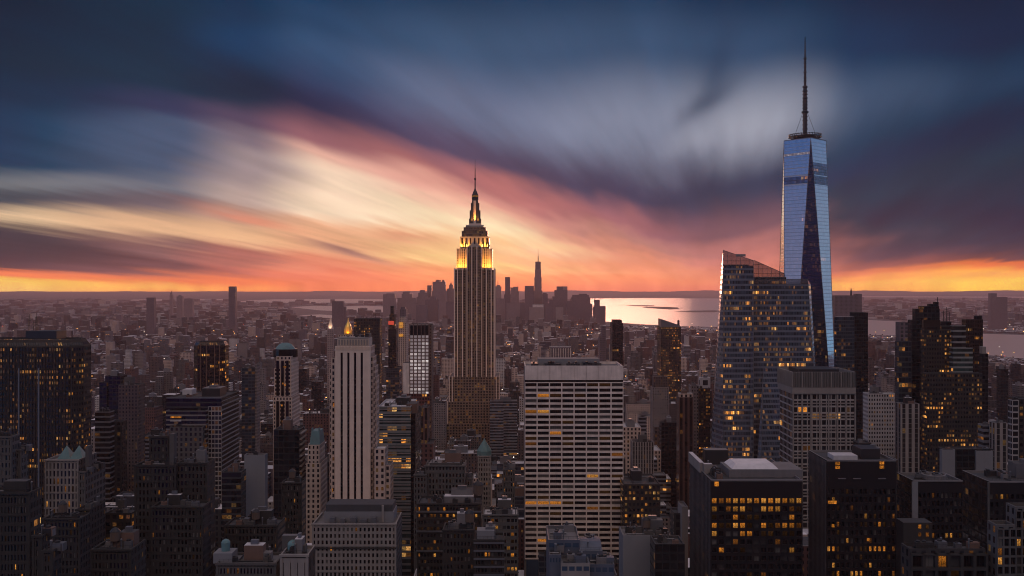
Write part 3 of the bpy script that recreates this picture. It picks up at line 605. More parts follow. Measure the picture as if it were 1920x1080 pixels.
# ------------------------------------------------------------------ the slanted crystal tower
def crystal():
    D = 750.0; o = (X(1430, D), D, 0)
    t = thing('crystal_tower', 'faceted glass tower with slanted top and rows of lit floors, before the mast tower', 'skyscraper', o)
    def P3(x, y, d): return (X(x, d), d, Z(y, d))
    def Pz(x, d, z): return (X(x, d), d, z)
    def pan(pts, mat, name, par=t, bay=1.25, fl=4.1, u0=0):
        b = MB(o); a = pts[0]; b.poly(pts, mat, [(hypot(q[0]-a[0], q[1]-a[1])/bay+u0, q[2]/fl) for q in pts]); return b.build(name, par)
    cr, cd, sg = M['crystal'], M['crystaldim'], P['screenglass']; DB = D+42; E = D+9; EB = E+44
    zw, ze = Z(499, D), Z(533, E)
    # west volume: tall front, west face that widens downwards, and see-through screens rising above its roof
    pan([P3(1356, 1150, D), P3(1410, 1150, D), Pz(1413, D, zw), Pz(1356, D, zw)], cr, 'front_face')
    pan([P3(1313, 1150, DB), P3(1356, 1150, D), Pz(1356, D, zw), Pz(1352.5, DB, zw)], cd, 'side_face')
    pan([P3(1410, 1150, D), P3(1410, 1150, DB), Pz(1411, DB, zw), Pz(1413, D, zw)], cd, 'side_face')
    pan([P3(1410, 1150, DB), P3(1313, 1150, DB), Pz(1352.5, DB, zw), Pz(1411, DB, zw)], cd, 'rear_face')
    pan([Pz(1356, D, zw), Pz(1413, D, zw), Pz(1411, DB, zw), Pz(1352.5, DB, zw)], P['roof_dark'], 'roof')
    pan([Pz(1356, D, zw), Pz(1413, D, zw), P3(1413, 488.5, D), P3(1356, 469, D)], sg, 'glass_screen')
    pan([Pz(1352.5, DB, zw), Pz(1356, D, zw), P3(1356, 469, D), P3(1355, 484, DB)], sg, 'glass_screen')
    # east volume, set back, lower, its far edge leaning in; screens above it too
    pan([P3(1411, 1150, E), P3(1554, 1150, E), Pz(1516, E, ze), Pz(1411, E, ze)], cr, 'front_face', u0=500)
    pan([P3(1554, 1150, E), P3(1556, 1150, EB), Pz(1520, EB, ze), Pz(1516, E, ze)], cd, 'side_face')
    pan([P3(1556, 1150, EB), P3(1411, 1150, EB), Pz(1411, EB, ze), Pz(1520, EB, ze)], cd, 'rear_face')
    pan([Pz(1411, E, ze), Pz(1516, E, ze), Pz(1520, EB, ze), Pz(1411, EB, ze)], P['roof_dark'], 'roof')
    pan([Pz(1413.5, E, ze), Pz(1471, E, ze), P3(1471, 513, E), P3(1414, 488, E)], sg, 'glass_screen')
    pan([Pz(1471, E, ze), Pz(1516, E, ze), P3(1514.5, 524, E), P3(1471, 523.5, E)], sg, 'glass_screen')
    pan([Pz(1516, E, ze), Pz(1520, EB, ze), P3(1517, 534, EB), P3(1514.5, 524, E)], sg, 'glass_screen')
    b = MB(o); b.box(X(1420, E+12), X(1474, E+12), E+12, E+34, ze-.5, Z(519, E+12), M['slats'], P['roof_dark'], 3, 3); b.box(X(1474.2, E+14), X(1506, E+14), E+14, E+32, ze-.5, Z(533, E+14), M['slatsdark'], P['roof_dark'], 3, 3); b.build('penthouse', t)
    b = MB(o); b.box(X(1364, D+12), X(1404, D+12), D+12, D+34, zw-.5, Z(496, D+12), M['slatsdark'], P['roof_dark'], 3, 3); b.build('penthouse', t)
    # folded wedge on the lower front, pleat along the middle edge
    W = D-8
    pan([P3(1401, 1150, W), P3(1423, 1150, W-3), P3(1431, 690, E-.2)], cd, 'folded_facet')
    pan([P3(1423, 1150, W-3), P3(1474, 1150, W), P3(1474, 690, E-.2), P3(1431, 690, E-.2)], cr, 'folded_facet', u0=900)
    pan([P3(1400, 1150, D-.8), P3(1412, 1150, D+.4), P3(1414.5, 508, D-.1), P3(1410, 570, D-.8)], cd, 'folded_facet')
    tr = (((1356, 1150, D-.2), (1356, 469, D-.2)), ((1356, 469, D), (1413, 488.5, D)), ((1414, 488, E), (1471, 513, E)), ((1471, 541, E), (1471, 513, E)), ((1554, 1150, E), (1516, 541, E)), ((1471, 523.5, E), (1514.5, 524, E)), ((1423, 1150, W-3), (1431, 690, E-.3)), ((1413, 1150, D-.6), (1413, 488.5, D-.3)), ((1516, 541, E), (1514.5, 524, E)))
    for a, b_ in tr:
        b = MB(o); b.bar(P3(*a), P3(*b_), .24, P['metal'], 4); b.build('edge_trim', t)
    for k in range(1, 7):
        xx = 1356+k*57/7; b = MB(o); b.bar(Pz(xx, D-.25, zw), P3(xx, 469+(xx-1356)*19.5/57, D-.25), .13, P['metal'], 4); b.build('screen_mullion', t)
        xx = 1414+k*57/7; b = MB(o); b.bar(Pz(xx, E-.25, ze), P3(xx, 488+(xx-1414)*25/57, E-.25), .13, P['metal'], 4); b.build('screen_mullion', t)
    b = MB(o)
    for y0_, xa, xb, dd in ((507, 1356, 1413, D), (498, 1356, 1413, D), (489, 1356, 1412, D), (480, 1356, 1388, D), (541, 1413, 1516, E), (532, 1413, 1516, E), (522, 1413, 1471, E), (513, 1413, 1470, E), (504, 1413, 1450, E), (496, 1413, 1432, E)):
        b.bar(P3(xa, y0_, dd-.3), P3(xb, y0_, dd-.3), .16, P['darkmetal'], 4)
    b.build('screen_rail', t)
    b = MB(o); b.box(X(1380, D-.3), X(1398, D-.3), D-.4, D-.1, Z(481, D), Z(476.5, D), P['blank']); b.build('louvre_panel', t)
    occupy(X(1313, D), X(1556, D), D-10, D+60)
crystal()
# ------------------------------------------------------------------ the broad white gridded slab
def white_slab():
    D = 620.0; x0, x1 = X(984, D), X(1169, D); o = ((x0+x1)/2, D, 0); t = thing('office_slab', 'broad pale gridded slab with dark ribbon windows and planted roof rim, right of spired tower', 'office building', o)
    zt = Z(686, D); z1 = Z(712.5, D); dep = 38; tr = P['travertine']
    body(t, o, (x0, x1, D+1.4, D+dep), zt-.3, 'palestone', 'wall', 'roof_mid', 'travertine', par=1.6)
    cw = (x1-x0)/8
    for k in range(8):
        b = MB(o); b.box(x0+k*cw+.06, x0+(k+1)*cw-.06, D, D+1.4, z1, zt, tr); b.build('top_panel', t)
    b = MB(o); b.box(x0, x1, D+1.0, D+1.38, z1-1.4, z1, P['strip']); b.build('louvre_strip', t)
    rows = 33; rh = (Z(713.5, D)-Z(1046, D))/rows; zb = Z(713.5, D)-1.0-rows*rh
    rules = {2: {1: .8}, 5: {0: .9, 1: .9}, 22: {0: 1, 1: 1, 2: 1}, 29: {1: .6, 2: 1, 3: 1, 4: .8}, 9: {2: .8}, 11: {0: .9}, 13: {7: .8}, 16: {4: .5}, 17: {3: .4, 5: .8}, 23: {5: .9, 6: .5}, 24: {7: .9}, 4: {7: .6}}
    rg = random.Random(3)
    def lit(i, r):
        if r in rules and rg.random() < rules[r].get(i, 0): return rg.choice([0, 1, 2, 2])
        return 3 if rg.random() < .07 else None
    window_grid(t, o, x0, x1, D, zb, z1-1.4, 8, rows, .905, .62, tr, 1.3, lit, 100, split=6)
    b = MB(o); b.box(x0+1, x1-1, D+.5, D+dep-1, 0, zb, P['glassblue']); b.build('lobby_base', t)
    # hedges, pergola beams and tanks along the roof rim
    rr = random.Random(8); zr = zt
    for k in range(7):
        a = x0+(x1-x0)*rr.uniform(.02, .85); b = MB(o); w_ = rr.uniform(3, 9)
        b.box(a, a+w_, D+4+rr.random()*8, D+10+rr.random()*8, zr-1.6, zr+rr.uniform(.5, 1.7), rr.choice([P['darkmetal'], P['roof_dark'], P['black']])); b.box(a+w_*.2, a+w_*.5, D+6, D+8, zr, zr+2.4, P['darkmetal']); b.build('roof_unit', t)
    b = MB(o)
    for k in range(40):
        a = x0+1+k*(x1-x0-2)/39; b.bar((a, D+.5, zr-.1), (a, D+.5, zr+1.2), .05, P['metal'], 4)
    b.bar((x0+1, D+.5, zr+1.2), (x1-1, D+.5, zr+1.2), .07, P['metal'], 4); b.build('railing', t)
    b = MB(o); b.box(x0+9, x1-14, D+16, D+30, zr-1.6, zr+3.2, P['blank'], P['roof_mid']); b.build('penthouse', t)
    occupy(x0, x1, D, D+dep)
white_slab()
# ------------------------------------------------------------------ the pale stone tower with four black window strips
def striped():
    D = 560.0; o = (X(661, D), D, 0); t = thing('stone_tower', 'pale limestone setback tower with four long black window strips and flat crown', 'skyscraper', o)
    def blk(a, b_, py, dd, dep, mat, name, roof='roof_mid', bay=2.6, fl=3.6): return body(t, o, (X(a, D+dd), X(b_, D+dd), D+dd, D+dd+dep), Z(py, D+dd), mat, name, roof, 'palestone', bay, fl)
    blk(629, 695, 649, .5, 16, 'beige', 'shaft'); blk(632.5, 691.5, 634, 1.2, 14, 'limestone', 'crown', 'roof_mid', 40, 60)
    blk(621, 629, 671, 1.5, 14, 'beige', 'shoulder'); blk(618, 621.5, 690, 2.5, 12, 'beige', 'shoulder'); blk(694.5, 700, 668, 1.5, 13, 'beige', 'shoulder'); blk(699.5, 703.5, 686, 2.8, 13, 'beige', 'shoulder'); blk(703, 706, 705, 4, 12, 'beige', 'shoulder')
    blk(702, 722, 841, -3, 14, 'beige', 'annex', 'roof_snow'); blk(721.5, 732, 872, -1.5, 14, 'beige', 'annex', 'roof_mid')
    zt, zb = Z(661, D), 40.0; xs = [629] + [v for s in ((638.9, 643.2), (651.5, 655.8), (664.1, 668.4), (676.5, 680.8)) for v in s] + [695]
    for k in range(0, 10, 2):
        b = MB(o); b.box(X(xs[k], D), X(xs[k+1], D), D-.9, D+.5, zb, Z(650, D), P['limestone']); b.build('pier', t)
    for k in range(1, 9, 2):
        b = MB(o); b.box(X(xs[k], D)+.01, X(xs[k+1], D)-.01, D+.1, D+.45, zb, zt, P['strip'])
        for q in range(44): b.box(X(xs[k], D)+.02, X(xs[k+1], D)-.02, D-.05, D+.1, zb+4+q*3.7, zb+5.0+q*3.7, P['black'])
        b.build('window_strip', t)
        b = MB(o); b.box(X(xs[k], D)+.01, X(xs[k+1], D)-.01, D-.8, D+.49, zt, Z(650, D), P['limestone']); b.build('lintel', t)
    for k in range(24):
        a = X(629, D)+k*(X(695, D)-X(629, D))/24; b = MB(o); b.box(a+.1, a+.45, D-1.2, D-.9, Z(656, D), Z(648.3, D), P['limestone']); b.build('crown_rib', t)
    for k in range(11):
        a = X(633, D)+k*(X(691, D)-X(633, D))/11; b = MB(o); b.box(a+.3, a+1.1, D+.7, D+1.19, Z(647, D), Z(637, D), P['palestone']); b.build('crown_rib', t)
    b = MB(o); x0, x1 = X(634, D), X(690, D); b.box(x0, x1, D+.9, D+14, Z(634.5, D), Z(633, D), P['palestone']); b.build('cornice', t)
    rr = random.Random(2)
    for k in range(9):
        a = X(637, D)+rr.random()*15; b = MB(o); s_ = rr.uniform(.8, 2.2); yy = D+3+rr.random()*9; b.box(a, a+s_, yy, yy+s_, Z(634, D)-1.1, Z(634, D)+rr.uniform(.8, 2.6), rr.choice([P['darkmetal'], P['black'], P['metal']])); b.bar((a, yy, Z(634, D)), (a, yy, Z(634, D)+rr.uniform(1.5, 3.5)), .08, P['darkmetal'], 4); b.build('roof_unit', t)
    for a, py in ((624, 760), (627, 772), (622, 920)):
        b = MB(o); b.box(X(a, D), X(a+1.6, D), D+1.3, D+1.45, Z(py+3, D), Z(py-3, D), L[0]); b.build('window', t)
    occupy(X(616, D), X(740, D), D-3, D+34)
striped()
# ------------------------------------------------------------------ other near and middle towers
def chamfer(x0, x1, y0, y1, c): return [(x0+c, y0), (x1-c, y0), (x1, y0+c), (x1, y1-c), (x1-c, y1), (x0+c, y1), (x0, y1-c), (x0, y0+c)]
def octo(name, label, cat, px0, px1, py, D, dep, mat, c, roof='roof_dark', bay=3, fl=3.7, crown=None):
    x0, x1 = X(px0, D), X(px1, D); o = ((x0+x1)/2, D, 0); t = thing(name, label, cat, o); pts = chamfer(x0, x1, D, D+dep, c)
    zt = Z(py, D); b = MB(o); b.prism(pts, 0, zt-(crown or 0), M[mat], None, bay, fl); w_ = b.build('wall', t)
    if crown:
        ins = chamfer(x0+crown*.55, x1-crown*.55, D+crown*.55, D+dep-crown*.55, c); b = MB(o); b.taper(pts, zt-crown, ins, zt, M[mat], None, bay, fl); b.build('sloped_crown', t); pts = ins
    roof_part(w_, o, pts, zt, P[roof], P['darkmetal'])
    occupy(x0, x1, D, D+dep); return t, o, (x0, x1, D, D+dep), zt
# wide black tower at the far left
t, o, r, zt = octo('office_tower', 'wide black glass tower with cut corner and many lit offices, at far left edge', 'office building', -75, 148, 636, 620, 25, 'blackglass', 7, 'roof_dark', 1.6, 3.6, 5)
b = MB(o); b.box(X(48, 626), X(106, 626), 626, 640, zt-1, zt+5, P['black']); b.build('penthouse', t)
for k in range(34):
    xx = X(-70, 620)+k*(X(140, 620)-X(-70, 620))/34; b = MB(o); b.box(xx, xx+.3, 619.5, 620, 20, zt-5, P['darkmetal']); b.build('mullion', t)
b = MB(o); b.box(X(34, 619.4), X(36.5, 619.4), 619.2, 619.9, 10, Z(690, 620), P['metal']); b.box(X(71, 619.4), X(74, 619.4), 619.2, 619.9, 10, Z(690, 620), P['metal']); b.build('bright_pier', t)
for px_, hh in ((53, 8), (56, 11), (63, 6), (67, 9), (69, 12), (71, 7)):
    b = MB(o); xx = X(px_, 632); b.bar((xx, 632, zt+4.9), (xx, 632, zt+5+hh), .22, P['black'], 5); b.bar((xx-.9, 632, zt+3+hh*.8), (xx+.9, 632, zt+3+hh*.8), .15, P['black'], 4); b.build('aerial', t)
# bronze tower
t, o, r, zt = octo('bronze_tower', 'dark bronze octagonal tower with thin bright vertical lines and amber windows', 'office building', 360, 419, 641, 1000, 24, 'bronze', 5.5, 'roof_dark', 2.2, 3.9, 4)
for q in (376, 387.5, 402.5, 412):
    b = MB(o); xx = X(q, 1000); b.box(xx-.3, xx+.3, 999.3, 1000.2, 10, zt-1, P['bronzefin']); b.build('bright_fin', t)
# banded slab with a lit sign
t, o = tower('office_slab', 'grey slab with fine horizontal bands and flat terrace roof, below the bronze tower', 'office building',
    [(312, 415, 746, 700, 46, 'slatsdark', 'roof_dark', 3, 3.4), (311, 386, 770, 694, 12, 'slats', 'roof_mid', 3, 3.4), (318, 380, 800, 690, 8, 'greystone', 'roof_dark')], 3)
x1 = X(415, 700)
b = MB(o); b.wall((x1+.25, 700.2), (x1+.25, 745.5), 20, Z(752, 700), M['slats'], 3, 3.4); b.wall((x1-9.5, 699.7), (x1+.24, 699.7), 20, Z(762, 700), M['lattice'], 2.6, 3.4); b.build('banded_cladding', t)
b = MB(o); b.box(x1-40, x1, 699, 700, Z(747, 700), Z(745, 700), P['metal']); b.build('roof_rim', t)
b = MB(o); b.box(X(342, 720), X(360, 720), 720, 730, Z(746, 700), Z(736, 700), P['roof_pale']); b.build('penthouse', t)
for k, (yy, mm) in enumerate(((782, L[0]), (788.5, P['roof_pale']))):
    for q in range(9): b = MB(o); xx = X(320+q*2.3, 690); b.box(xx, xx+.65, 689.3, 689.9, Z(yy+1.4, 690), Z(yy-1.4, 690), mm); b.build('sign_light', t)
TW = tower
TW('office_tower', 'narrow black tower with stepped top beside the wide far-left tower', 'office building', [(197, 226, 705, 850, 14, 'nightglass', 'roof_dark'), (186, 200, 717, 848, 14, 'nightglass', 'roof_dark')], 1)
TW('apartment_slab', 'brown brick slab with sunset-pink blank end wall, left of the banded slab', 'apartment block', [(222, 258, 722, 800, 16, 'brownbrick', 'roof_dark', 2.6, 3)], 2)
TW('low_office', 'low block with row of bright amber top-floor windows between far-left tower and brown slab', 'office building', [(178, 206, 772, 690, 8, 'slats', 'roof_dark'), (206, 228, 790, 700, 10, 'darkstone', 'roof_dark')], 2)
TW('panel_building', 'blank pale grey windowless slab standing left of the black glass box', 'office building', [(458, 497, 853, 560, 6, 'blank', 'roof_mid')], 1)
t, o = TW('glass_box', 'plain black glass box tower with stepped balconies down its right edge', 'office building', [(513, 561, 806, 600, 17, 'nightglass', 'roof_dark')], 2)
for k in range(20):
    z = Z(812, 600)-k*3.4; b = MB(o); b.box(X(561, 600)+.02, X(561, 600)+1.4, 600.5, 616.5, z-.9, z-.2, P['palestone'], under=True); b.build('balcony', t)
t, o = TW('stone_tower', 'brown stone tower with dark glazed bays and rounded green top, left of the striped tower', 'apartment block',
    [(514, 546, 690, 800, 28, 'beige', 'roof_mid', 2.8, 3.3), (518, 546, 668, 803, 24, 'beige', 'roof_mid', 2.8, 3.3), (512, 547, 744, 797, 30, 'beige', 'roof_mid', 2.8, 3.3)], 1)
b = MB(o); xx, yy = X(535, 815), 815; b.lathe(xx, yy, [(8.3, Z(669, 800)), (8.3, Z(656, 800)), (7.6, Z(653, 800)), (5.5, Z(648, 800)), (2.5, Z(645, 800))], P['copper'], 20); b.build('rounded_roof', t)
b = MB(o); b.lathe(xx, yy, [(10.4, Z(669, 800)-1), (10.4, Z(657, 800)), (9, Z(656, 800))], P['glassdark'], 20); b.build('glazed_drum', t)
for q in (518, 527, 536):
    b = MB(o); b.box(X(q, 796), X(q+5, 796), 795.8, 796.9, 40, Z(752, 797), P['glassdark']); b.build('glazed_bay', t)
    b = MB(o); b.box(X(q, 799), X(q+5, 799), 799.0, 799.9, Z(742, 799), Z(676, 800), P['glassdark']); b.build('glazed_bay', t)
for px_, py in ((531, 688), (534, 688), (529, 719), (533, 722), (527, 760), (528, 790)):
    b = MB(o); b.box(X(px_, 795), X(px_+2.2, 795), 795.5, 795.75, Z(py+2, 795), Z(py-1.5, 795), L[0]); b.build('window', t)
TW('residential_tower', 'slim dark residential tower with pale right edge, behind the brown stone tower', 'apartment block', [(453, 478, 690, 1100, 14, 'blueglass', 'roof_dark'), (478, 482, 683, 1101, 14, 'palebrick', 'roof_mid')], 1)
t, o = TW('hotel_block', 'cream stone tower with flat verdigris copper roof block, left of the striped tower', 'hotel',
    [(577, 599, 834, 600, 18, 'limestone', 'roof_mid', 2.6, 3.2), (574, 601, 868, 597, 22, 'limestone', 'roof_mid', 2.6, 3.2)], 0)
b = MB(o); q0, q1 = rect(X(579, 600), X(599, 600), 601, 617), rect(X(582, 600), X(597, 600), 603, 615); b.taper(q0, Z(834, 600)-1, q1, Z(810, 600), P['copper'], None); b.poly([(*p, Z(810, 600)) for p in q1], P['copper']); b.build('copper_roof', t)
b = MB(o)
for a in (582, 595): b.box(X(a, 600), X(a+2, 600), 603.2, 606, Z(811, 600), Z(804.5, 600), P['copper'])
b.build('copper_roof', t)
t, o = TW('office_tower', 'black slab tower with scattered lit floors, rising behind the striped stone tower', 'office building', [(664, 712, 597.5, 1300, 24, 'blackglass', 'roof_dark', 2.2, 3.9)], 0)
for px_ in (682, 687, 704): b = MB(o); xx = X(px_, 1315); b.bar((xx, 1315, Z(598, 1300)), (xx, 1315, Z(598-RNG.uniform(3, 9), 1300)), .3, P['black'], 5); b.build('aerial', t)
TW('dark_spire_tower', 'thin dark tower with stepped aerial-like top and red clock glow, left of white-window tower', 'skyscraper',
   [(728, 743, 617, 1500, 30, 'nightglass', 'roof_dark'), (730, 740, 590, 1506, 18, 'blackglass', 'roof_dark'), (732, 738, 574, 1509, 10, 'blackglass', 'roof_dark'), (724, 749, 690, 1494, 40, 'blueglass', 'roof_dark')], 0)
t = col.objects['dark_spire_tower']; o = tuple(t.location); b = MB(o); xx = X(733.5, 1505); b.lathe(xx, 1504.5, [(4.5, Z(609, 1500)), (4.5, Z(602, 1500))], emit('red clock glow', (1, .12, .07), .55, .3), 12); b.build('clock_face', t)
t, o = TW('gridded_tower', 'slim tower with white gridded panes and dark finned top, left of the spired tower', 'office building',
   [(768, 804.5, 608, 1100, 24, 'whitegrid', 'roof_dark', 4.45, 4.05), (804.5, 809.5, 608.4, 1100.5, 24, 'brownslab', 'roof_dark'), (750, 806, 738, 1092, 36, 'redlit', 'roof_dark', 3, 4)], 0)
for k in range(6):
    xx = X(768.5, 1100)+k*(X(804, 1100)-X(768.5, 1100))/5; b = MB(o); b.box(xx-.35, xx+.35, 1098.9, 1099.9, Z(736, 1100), Z(607, 1100), P['brick']); b.build('pier', t)
for k in range(5):
    x0_, x1_ = X(768.5, 1100)+(k+.1)*(X(804, 1100)-X(768.5, 1100))/5, X(768.5, 1100)+(k+.9)*(X(804, 1100)-X(768.5, 1100))/5
    b = MB(o); b.box(x0_, x1_, 1099.5, 1099.95, Z(628, 1100), Z(609.5, 1100), P['strip']); b.build('dark_louvre', t)
TW('blank_slab', 'blank pale party wall slab attached left of the white-window tower', 'office building', [(756, 767.5, 681, 1102, 20, 'travertine', 'roof_mid')], 0)
t, o = TW('office_block', 'office block of pale horizontal bands and amber lit floors, behind the striped tower annex', 'office building',
   [(709, 770, 762, 620, 40, 'greenglass', 'roof_pale', 3, 4.1), (770.3, 779, 775, 621, 40, 'nightglass', 'roof_dark', 3, 4.1)], 4)
b = MB(o); b.box(X(762, 626), X(782, 626), 626, 640, Z(770, 640), Z(752, 640), P['brick'], P['roof_dark']); b.build('penthouse', t)
for k in range(20):
    z = Z(766, 620)-k*4.1; b = MB(o); b.box(X(709, 620)+.05, X(770, 620)-.05, 619.6, 620.02, z-.75, z, P['palestone'], under=True); b.build('spandrel_band', t)
TW('brick_tower', 'dark red brick tower with ribbed piers and lower wing, right of the banded office block', 'apartment block', [(788, 802, 765, 760, 20, 'rust', 'roof_dark', 2.4, 3.2), (786, 812, 832, 752, 24, 'redbrick', 'roof_dark')], 2)
TW('glass_tower', 'slim near black tower with rounded shoulders rising behind right end of pale gridded slab', 'office building', [(1148, 1168, 606, 1500, 34, 'nightglass', 'roof_dark'), (1150, 1166, 600, 1503, 28, 'nightglass', 'roof_dark')], 0)
TW('stepped_tower', 'thin dark tower with stepped side, just left of slim near black tower', 'office building', [(1129, 1136, 612, 1900, 30, 'hazedark', 'roof_dark'), (1124, 1130, 633, 1895, 30, 'hazedark', 'roof_dark')], 0)
def slant_tower():
    D = 1500.0; o = (X(1258, D), D, 0); t = thing('slant_roof_tower', 'dark tower with grey wedge-shaped slanted roof screen, between pale slab and crystal tower', 'office building', o)
    r = (X(1239.5, D), X(1277, D), D, D+40); body(t, o, r, Z(613, D), 'blackglass', 'wall', 'roof_dark', None, 2.4, 3.9); occupy(*r)
    b = MB(o); z0, za, zc = Z(613, D), Z(598, D), Z(610, D)
    for y in (D, D+30): b.poly([(r[0], y, z0), (r[1], y, z0), (r[1]-2, y, zc), (r[0], y, za)], P['metal'])
    b.poly([(r[0], D, za), (r[1]-2, D, zc), (r[1]-2, D+30, zc), (r[0], D+30, za)], P['metal']); b.poly([(r[0], D+30, z0), (r[0], D, z0), (r[0], D, za), (r[0], D+30, za)], P['metal']); b.build('slanted_screen', t)
    b = MB(o); b.lathe(X(1275, D), D+14, [(1.8, z0), (1.8, Z(602, D)), (1, Z(600.5, D))], P['darkmetal'], 10); b.build('flue', t)
slant_tower()
t, o = TW('pillared_block', 'low flat-roofed block fronted by white pillars, behind roof of pale gridded slab', 'office building', [(1031, 1071, 651, 1400, 20, 'hazedark', 'roof_pale')], 0)
for k in range(9): b = MB(o); xx = X(1033+k*4.6, 1400); b.box(xx-.5, xx+.5, 1398.9, 1399.9, 60, Z(653, 1400), P['travertine']); b.build('pillar', t)
TW('brick_block', 'ribbed brick block with pale reddish top, right of the pale gridded slab', 'office building', [(1186, 1226, 829, 760, 14, 'striped', 'roof_mid', 2.2, 3.4)], 3)
TW('low_office', 'low black office with amber windows and white roof shed, right of pale gridded slab base', 'office building', [(1170, 1238, 908, 600, 34, 'blackglass', 'roof_dark', 2.4, 3.6)], 4)
TW('stepped_block', 'grey-brown stepped apartment block with many small lights, below the slanted-roof tower', 'apartment block', [(1223, 1254, 726, 1020, 14, 'palebrick', 'roof_mid', 2.4, 3), (1225, 1252, 706, 1024, 9, 'brownbrick', 'roof_mid', 2.4, 3), (1227, 1245, 800, 980, 10, 'brownbrick', 'roof_mid')], 1)
TW('rust_tower', 'rust brown pier-fronted tower with golden top floor, left of the crystal tower', 'apartment block', [(1273, 1300, 745, 800, 12, 'rust', 'roof_dark', 4.6, 3.4), (1274, 1299, 738, 803, 8, 'beige', 'roof_pale')], 1)
TW('corner_tower', 'dark corner tower sprinkled with amber windows beneath white roof house, left of the crystal tower', 'apartment block', [(1296, 1310, 723, 840, 12, 'palebrick', 'roof_mid', 2.2, 3), (1310, 1332, 728, 838, 14, 'blackglass', 'roof_dark', 2.2, 3), (1313, 1332, 708, 845, 7, 'white', 'roof_snow', 9, 9)], 1)
TW('shadow_tower', 'black tower with few lit rows standing below the stepped apartment block', 'office building', [(1240, 1272, 792, 900, 12, 'nightglass', 'roof_dark'), (1198, 1212, 782, 960, 10, 'concrete', 'roof_mid')], 1)
# gridded office in front of the crystal tower
t, o = TW('office_tower', 'office tower with pale lattice front and grey screen top, before the crystal tower', 'office building', [(1487, 1603, 738, 640, 32, 'lattice', 'roof_dark', 3.3, 4.3)], 0)
b = MB(o); x0_, x1_ = X(1485.5, 639), X(1604, 639); za, zc = Z(697, 640), Z(726, 640)
b.prism(rect(x0_, x1_, 639, 673), zc, za, P['blank'], None); b.prism(rect(x0_-.2, x1_+.2, 638.7, 673.3), Z(738, 640), zc, P['palestone'], None); w_ = b.build('screen_wall', t); roof_part(w_, o, rect(x0_, x1_, 639, 673), za, P['roof_dark'], P['palestone'], 3)
for k in range(40):
    xx = x0_+k*(x1_-x0_)/39; wd = .55 if k % 6 == 0 else .16; b = MB(o); b.box(xx-wd/2, xx+wd/2, 638.2, 639, zc, za, P['palestone'] if k % 6 == 0 else P['greystone']); b.build('screen_fin', t)
for k in range(14):
    yy = 640+k*2.5; b = MB(o); b.box(x0_-.7, x0_, yy, yy+.4, zc, za, P['palestone']); b.build('screen_fin', t)
b = MB(o); b.box(x0_+6, x1_-9, 645, 668, za-3, za+1.2, P['darkmetal']); b.build('penthouse', t)
for k in range(8):
    xx = X(1487, 640)+k*(X(1603, 640)-X(1487, 640))/7; b = MB(o); b.box(xx-.45, xx+.45, 639.2, 640, 20, Z(738, 640), P['palestone']); b.build('pier', t)
for k in range(12):
    z = Z(755, 640)-k*8.6; b = MB(o); b.box(X(1487, 640), X(1603, 640), 639.4, 639.95, z-.8, z, P['palestone'], under=True); b.build('spandrel_band', t)
# black towers right of the mast tower
TW('office_tower', 'black two-tone slab tower with flat top right of the mirrored mast tower', 'office building', [(1569, 1602, 594, 1000, 8, 'blueglass', 'roof_snow', 2.4, 3.8), (1602, 1627.5, 586, 1000.6, 14, 'nightglass', 'roof_dark', 2.4, 3.8)], 0)
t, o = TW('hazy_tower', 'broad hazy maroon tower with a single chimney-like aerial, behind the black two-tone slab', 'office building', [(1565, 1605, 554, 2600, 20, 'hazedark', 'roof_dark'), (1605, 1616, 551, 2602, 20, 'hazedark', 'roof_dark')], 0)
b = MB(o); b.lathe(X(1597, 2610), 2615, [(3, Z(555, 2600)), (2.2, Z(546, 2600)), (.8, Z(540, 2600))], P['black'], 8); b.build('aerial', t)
# the cluster of dark towers at the right
t, o = TW('stepped_tower', 'black tower with stepped roof steps and thin aerial, tallest of the dark right cluster', 'office building', [(1710, 1762, 600, 830, 9, 'nightglass', 'roof_dark'), (1716, 1762, 579, 831, 6, 'nightglass', 'roof_dark'), (1726, 1761, 574, 831.5, 5, 'nightglass', 'roof_dark'), (1742, 1760, 570, 832, 4, 'nightglass', 'roof_dark'), (1752, 1760, 566, 832.5, 3, 'nightglass', 'roof_dark')], 0)
b = MB(o); b.bar((X(1758, 834), 834, Z(567, 834)), (X(1758, 834), 834, Z(557, 834)), .35, P['black'], 5); b.build('aerial', t)
TW('office_tower', 'glass tower with bronze top band and amber offices, in front of stepped black tower', 'office building', [(1732, 1785, 618, 790, 6, 'blackglass', 'roof_dark', 2.2, 3.6), (1732.3, 1763, 600, 791, 4, 'bronze', 'roof_dark', 30, 30)], 0)
t, o = TW('crane_tower', 'unfinished dark tower with small cranes on top, amid the dark right cluster', 'office building', [(1765, 1784, 603, 800, 8, 'slatsdark', 'roof_dark')], 0)
for a, hh in ((1769, 9), (1775, 12), (1780, 8)):
    b = MB(o); xx = X(a, 804); b.bar((xx, 804, Z(603, 800)-1), (xx, 804, Z(603, 800)+hh), .25, P['darkmetal'], 4); b.bar((xx-2, 804, Z(603, 800)+hh*.8), (xx+6, 804, Z(603, 800)+hh), .18, P['darkmetal'], 4); b.build('crane', t)
TW('office_tower', 'grey banded tower of bright amber stripes under reflective upper floors, in the dark right cluster', 'office building', [(1787, 1824, 652, 780, 7, 'greenglass', 'roof_dark', 3, 4.0), (1787.4, 1811, 610, 781, 5, 'slats', 'roof_dark', 3, 4.6)], 0)
TW('ribbed_tower', 'ribbed black tower with small roof box at right end of the dark cluster', 'office building', [(1811, 1843, 599, 860, 8, 'bronze', 'roof_dark', 1.6, 3.7), (1831, 1841, 592, 862, 5, 'nightglass', 'roof_dark')], 0)
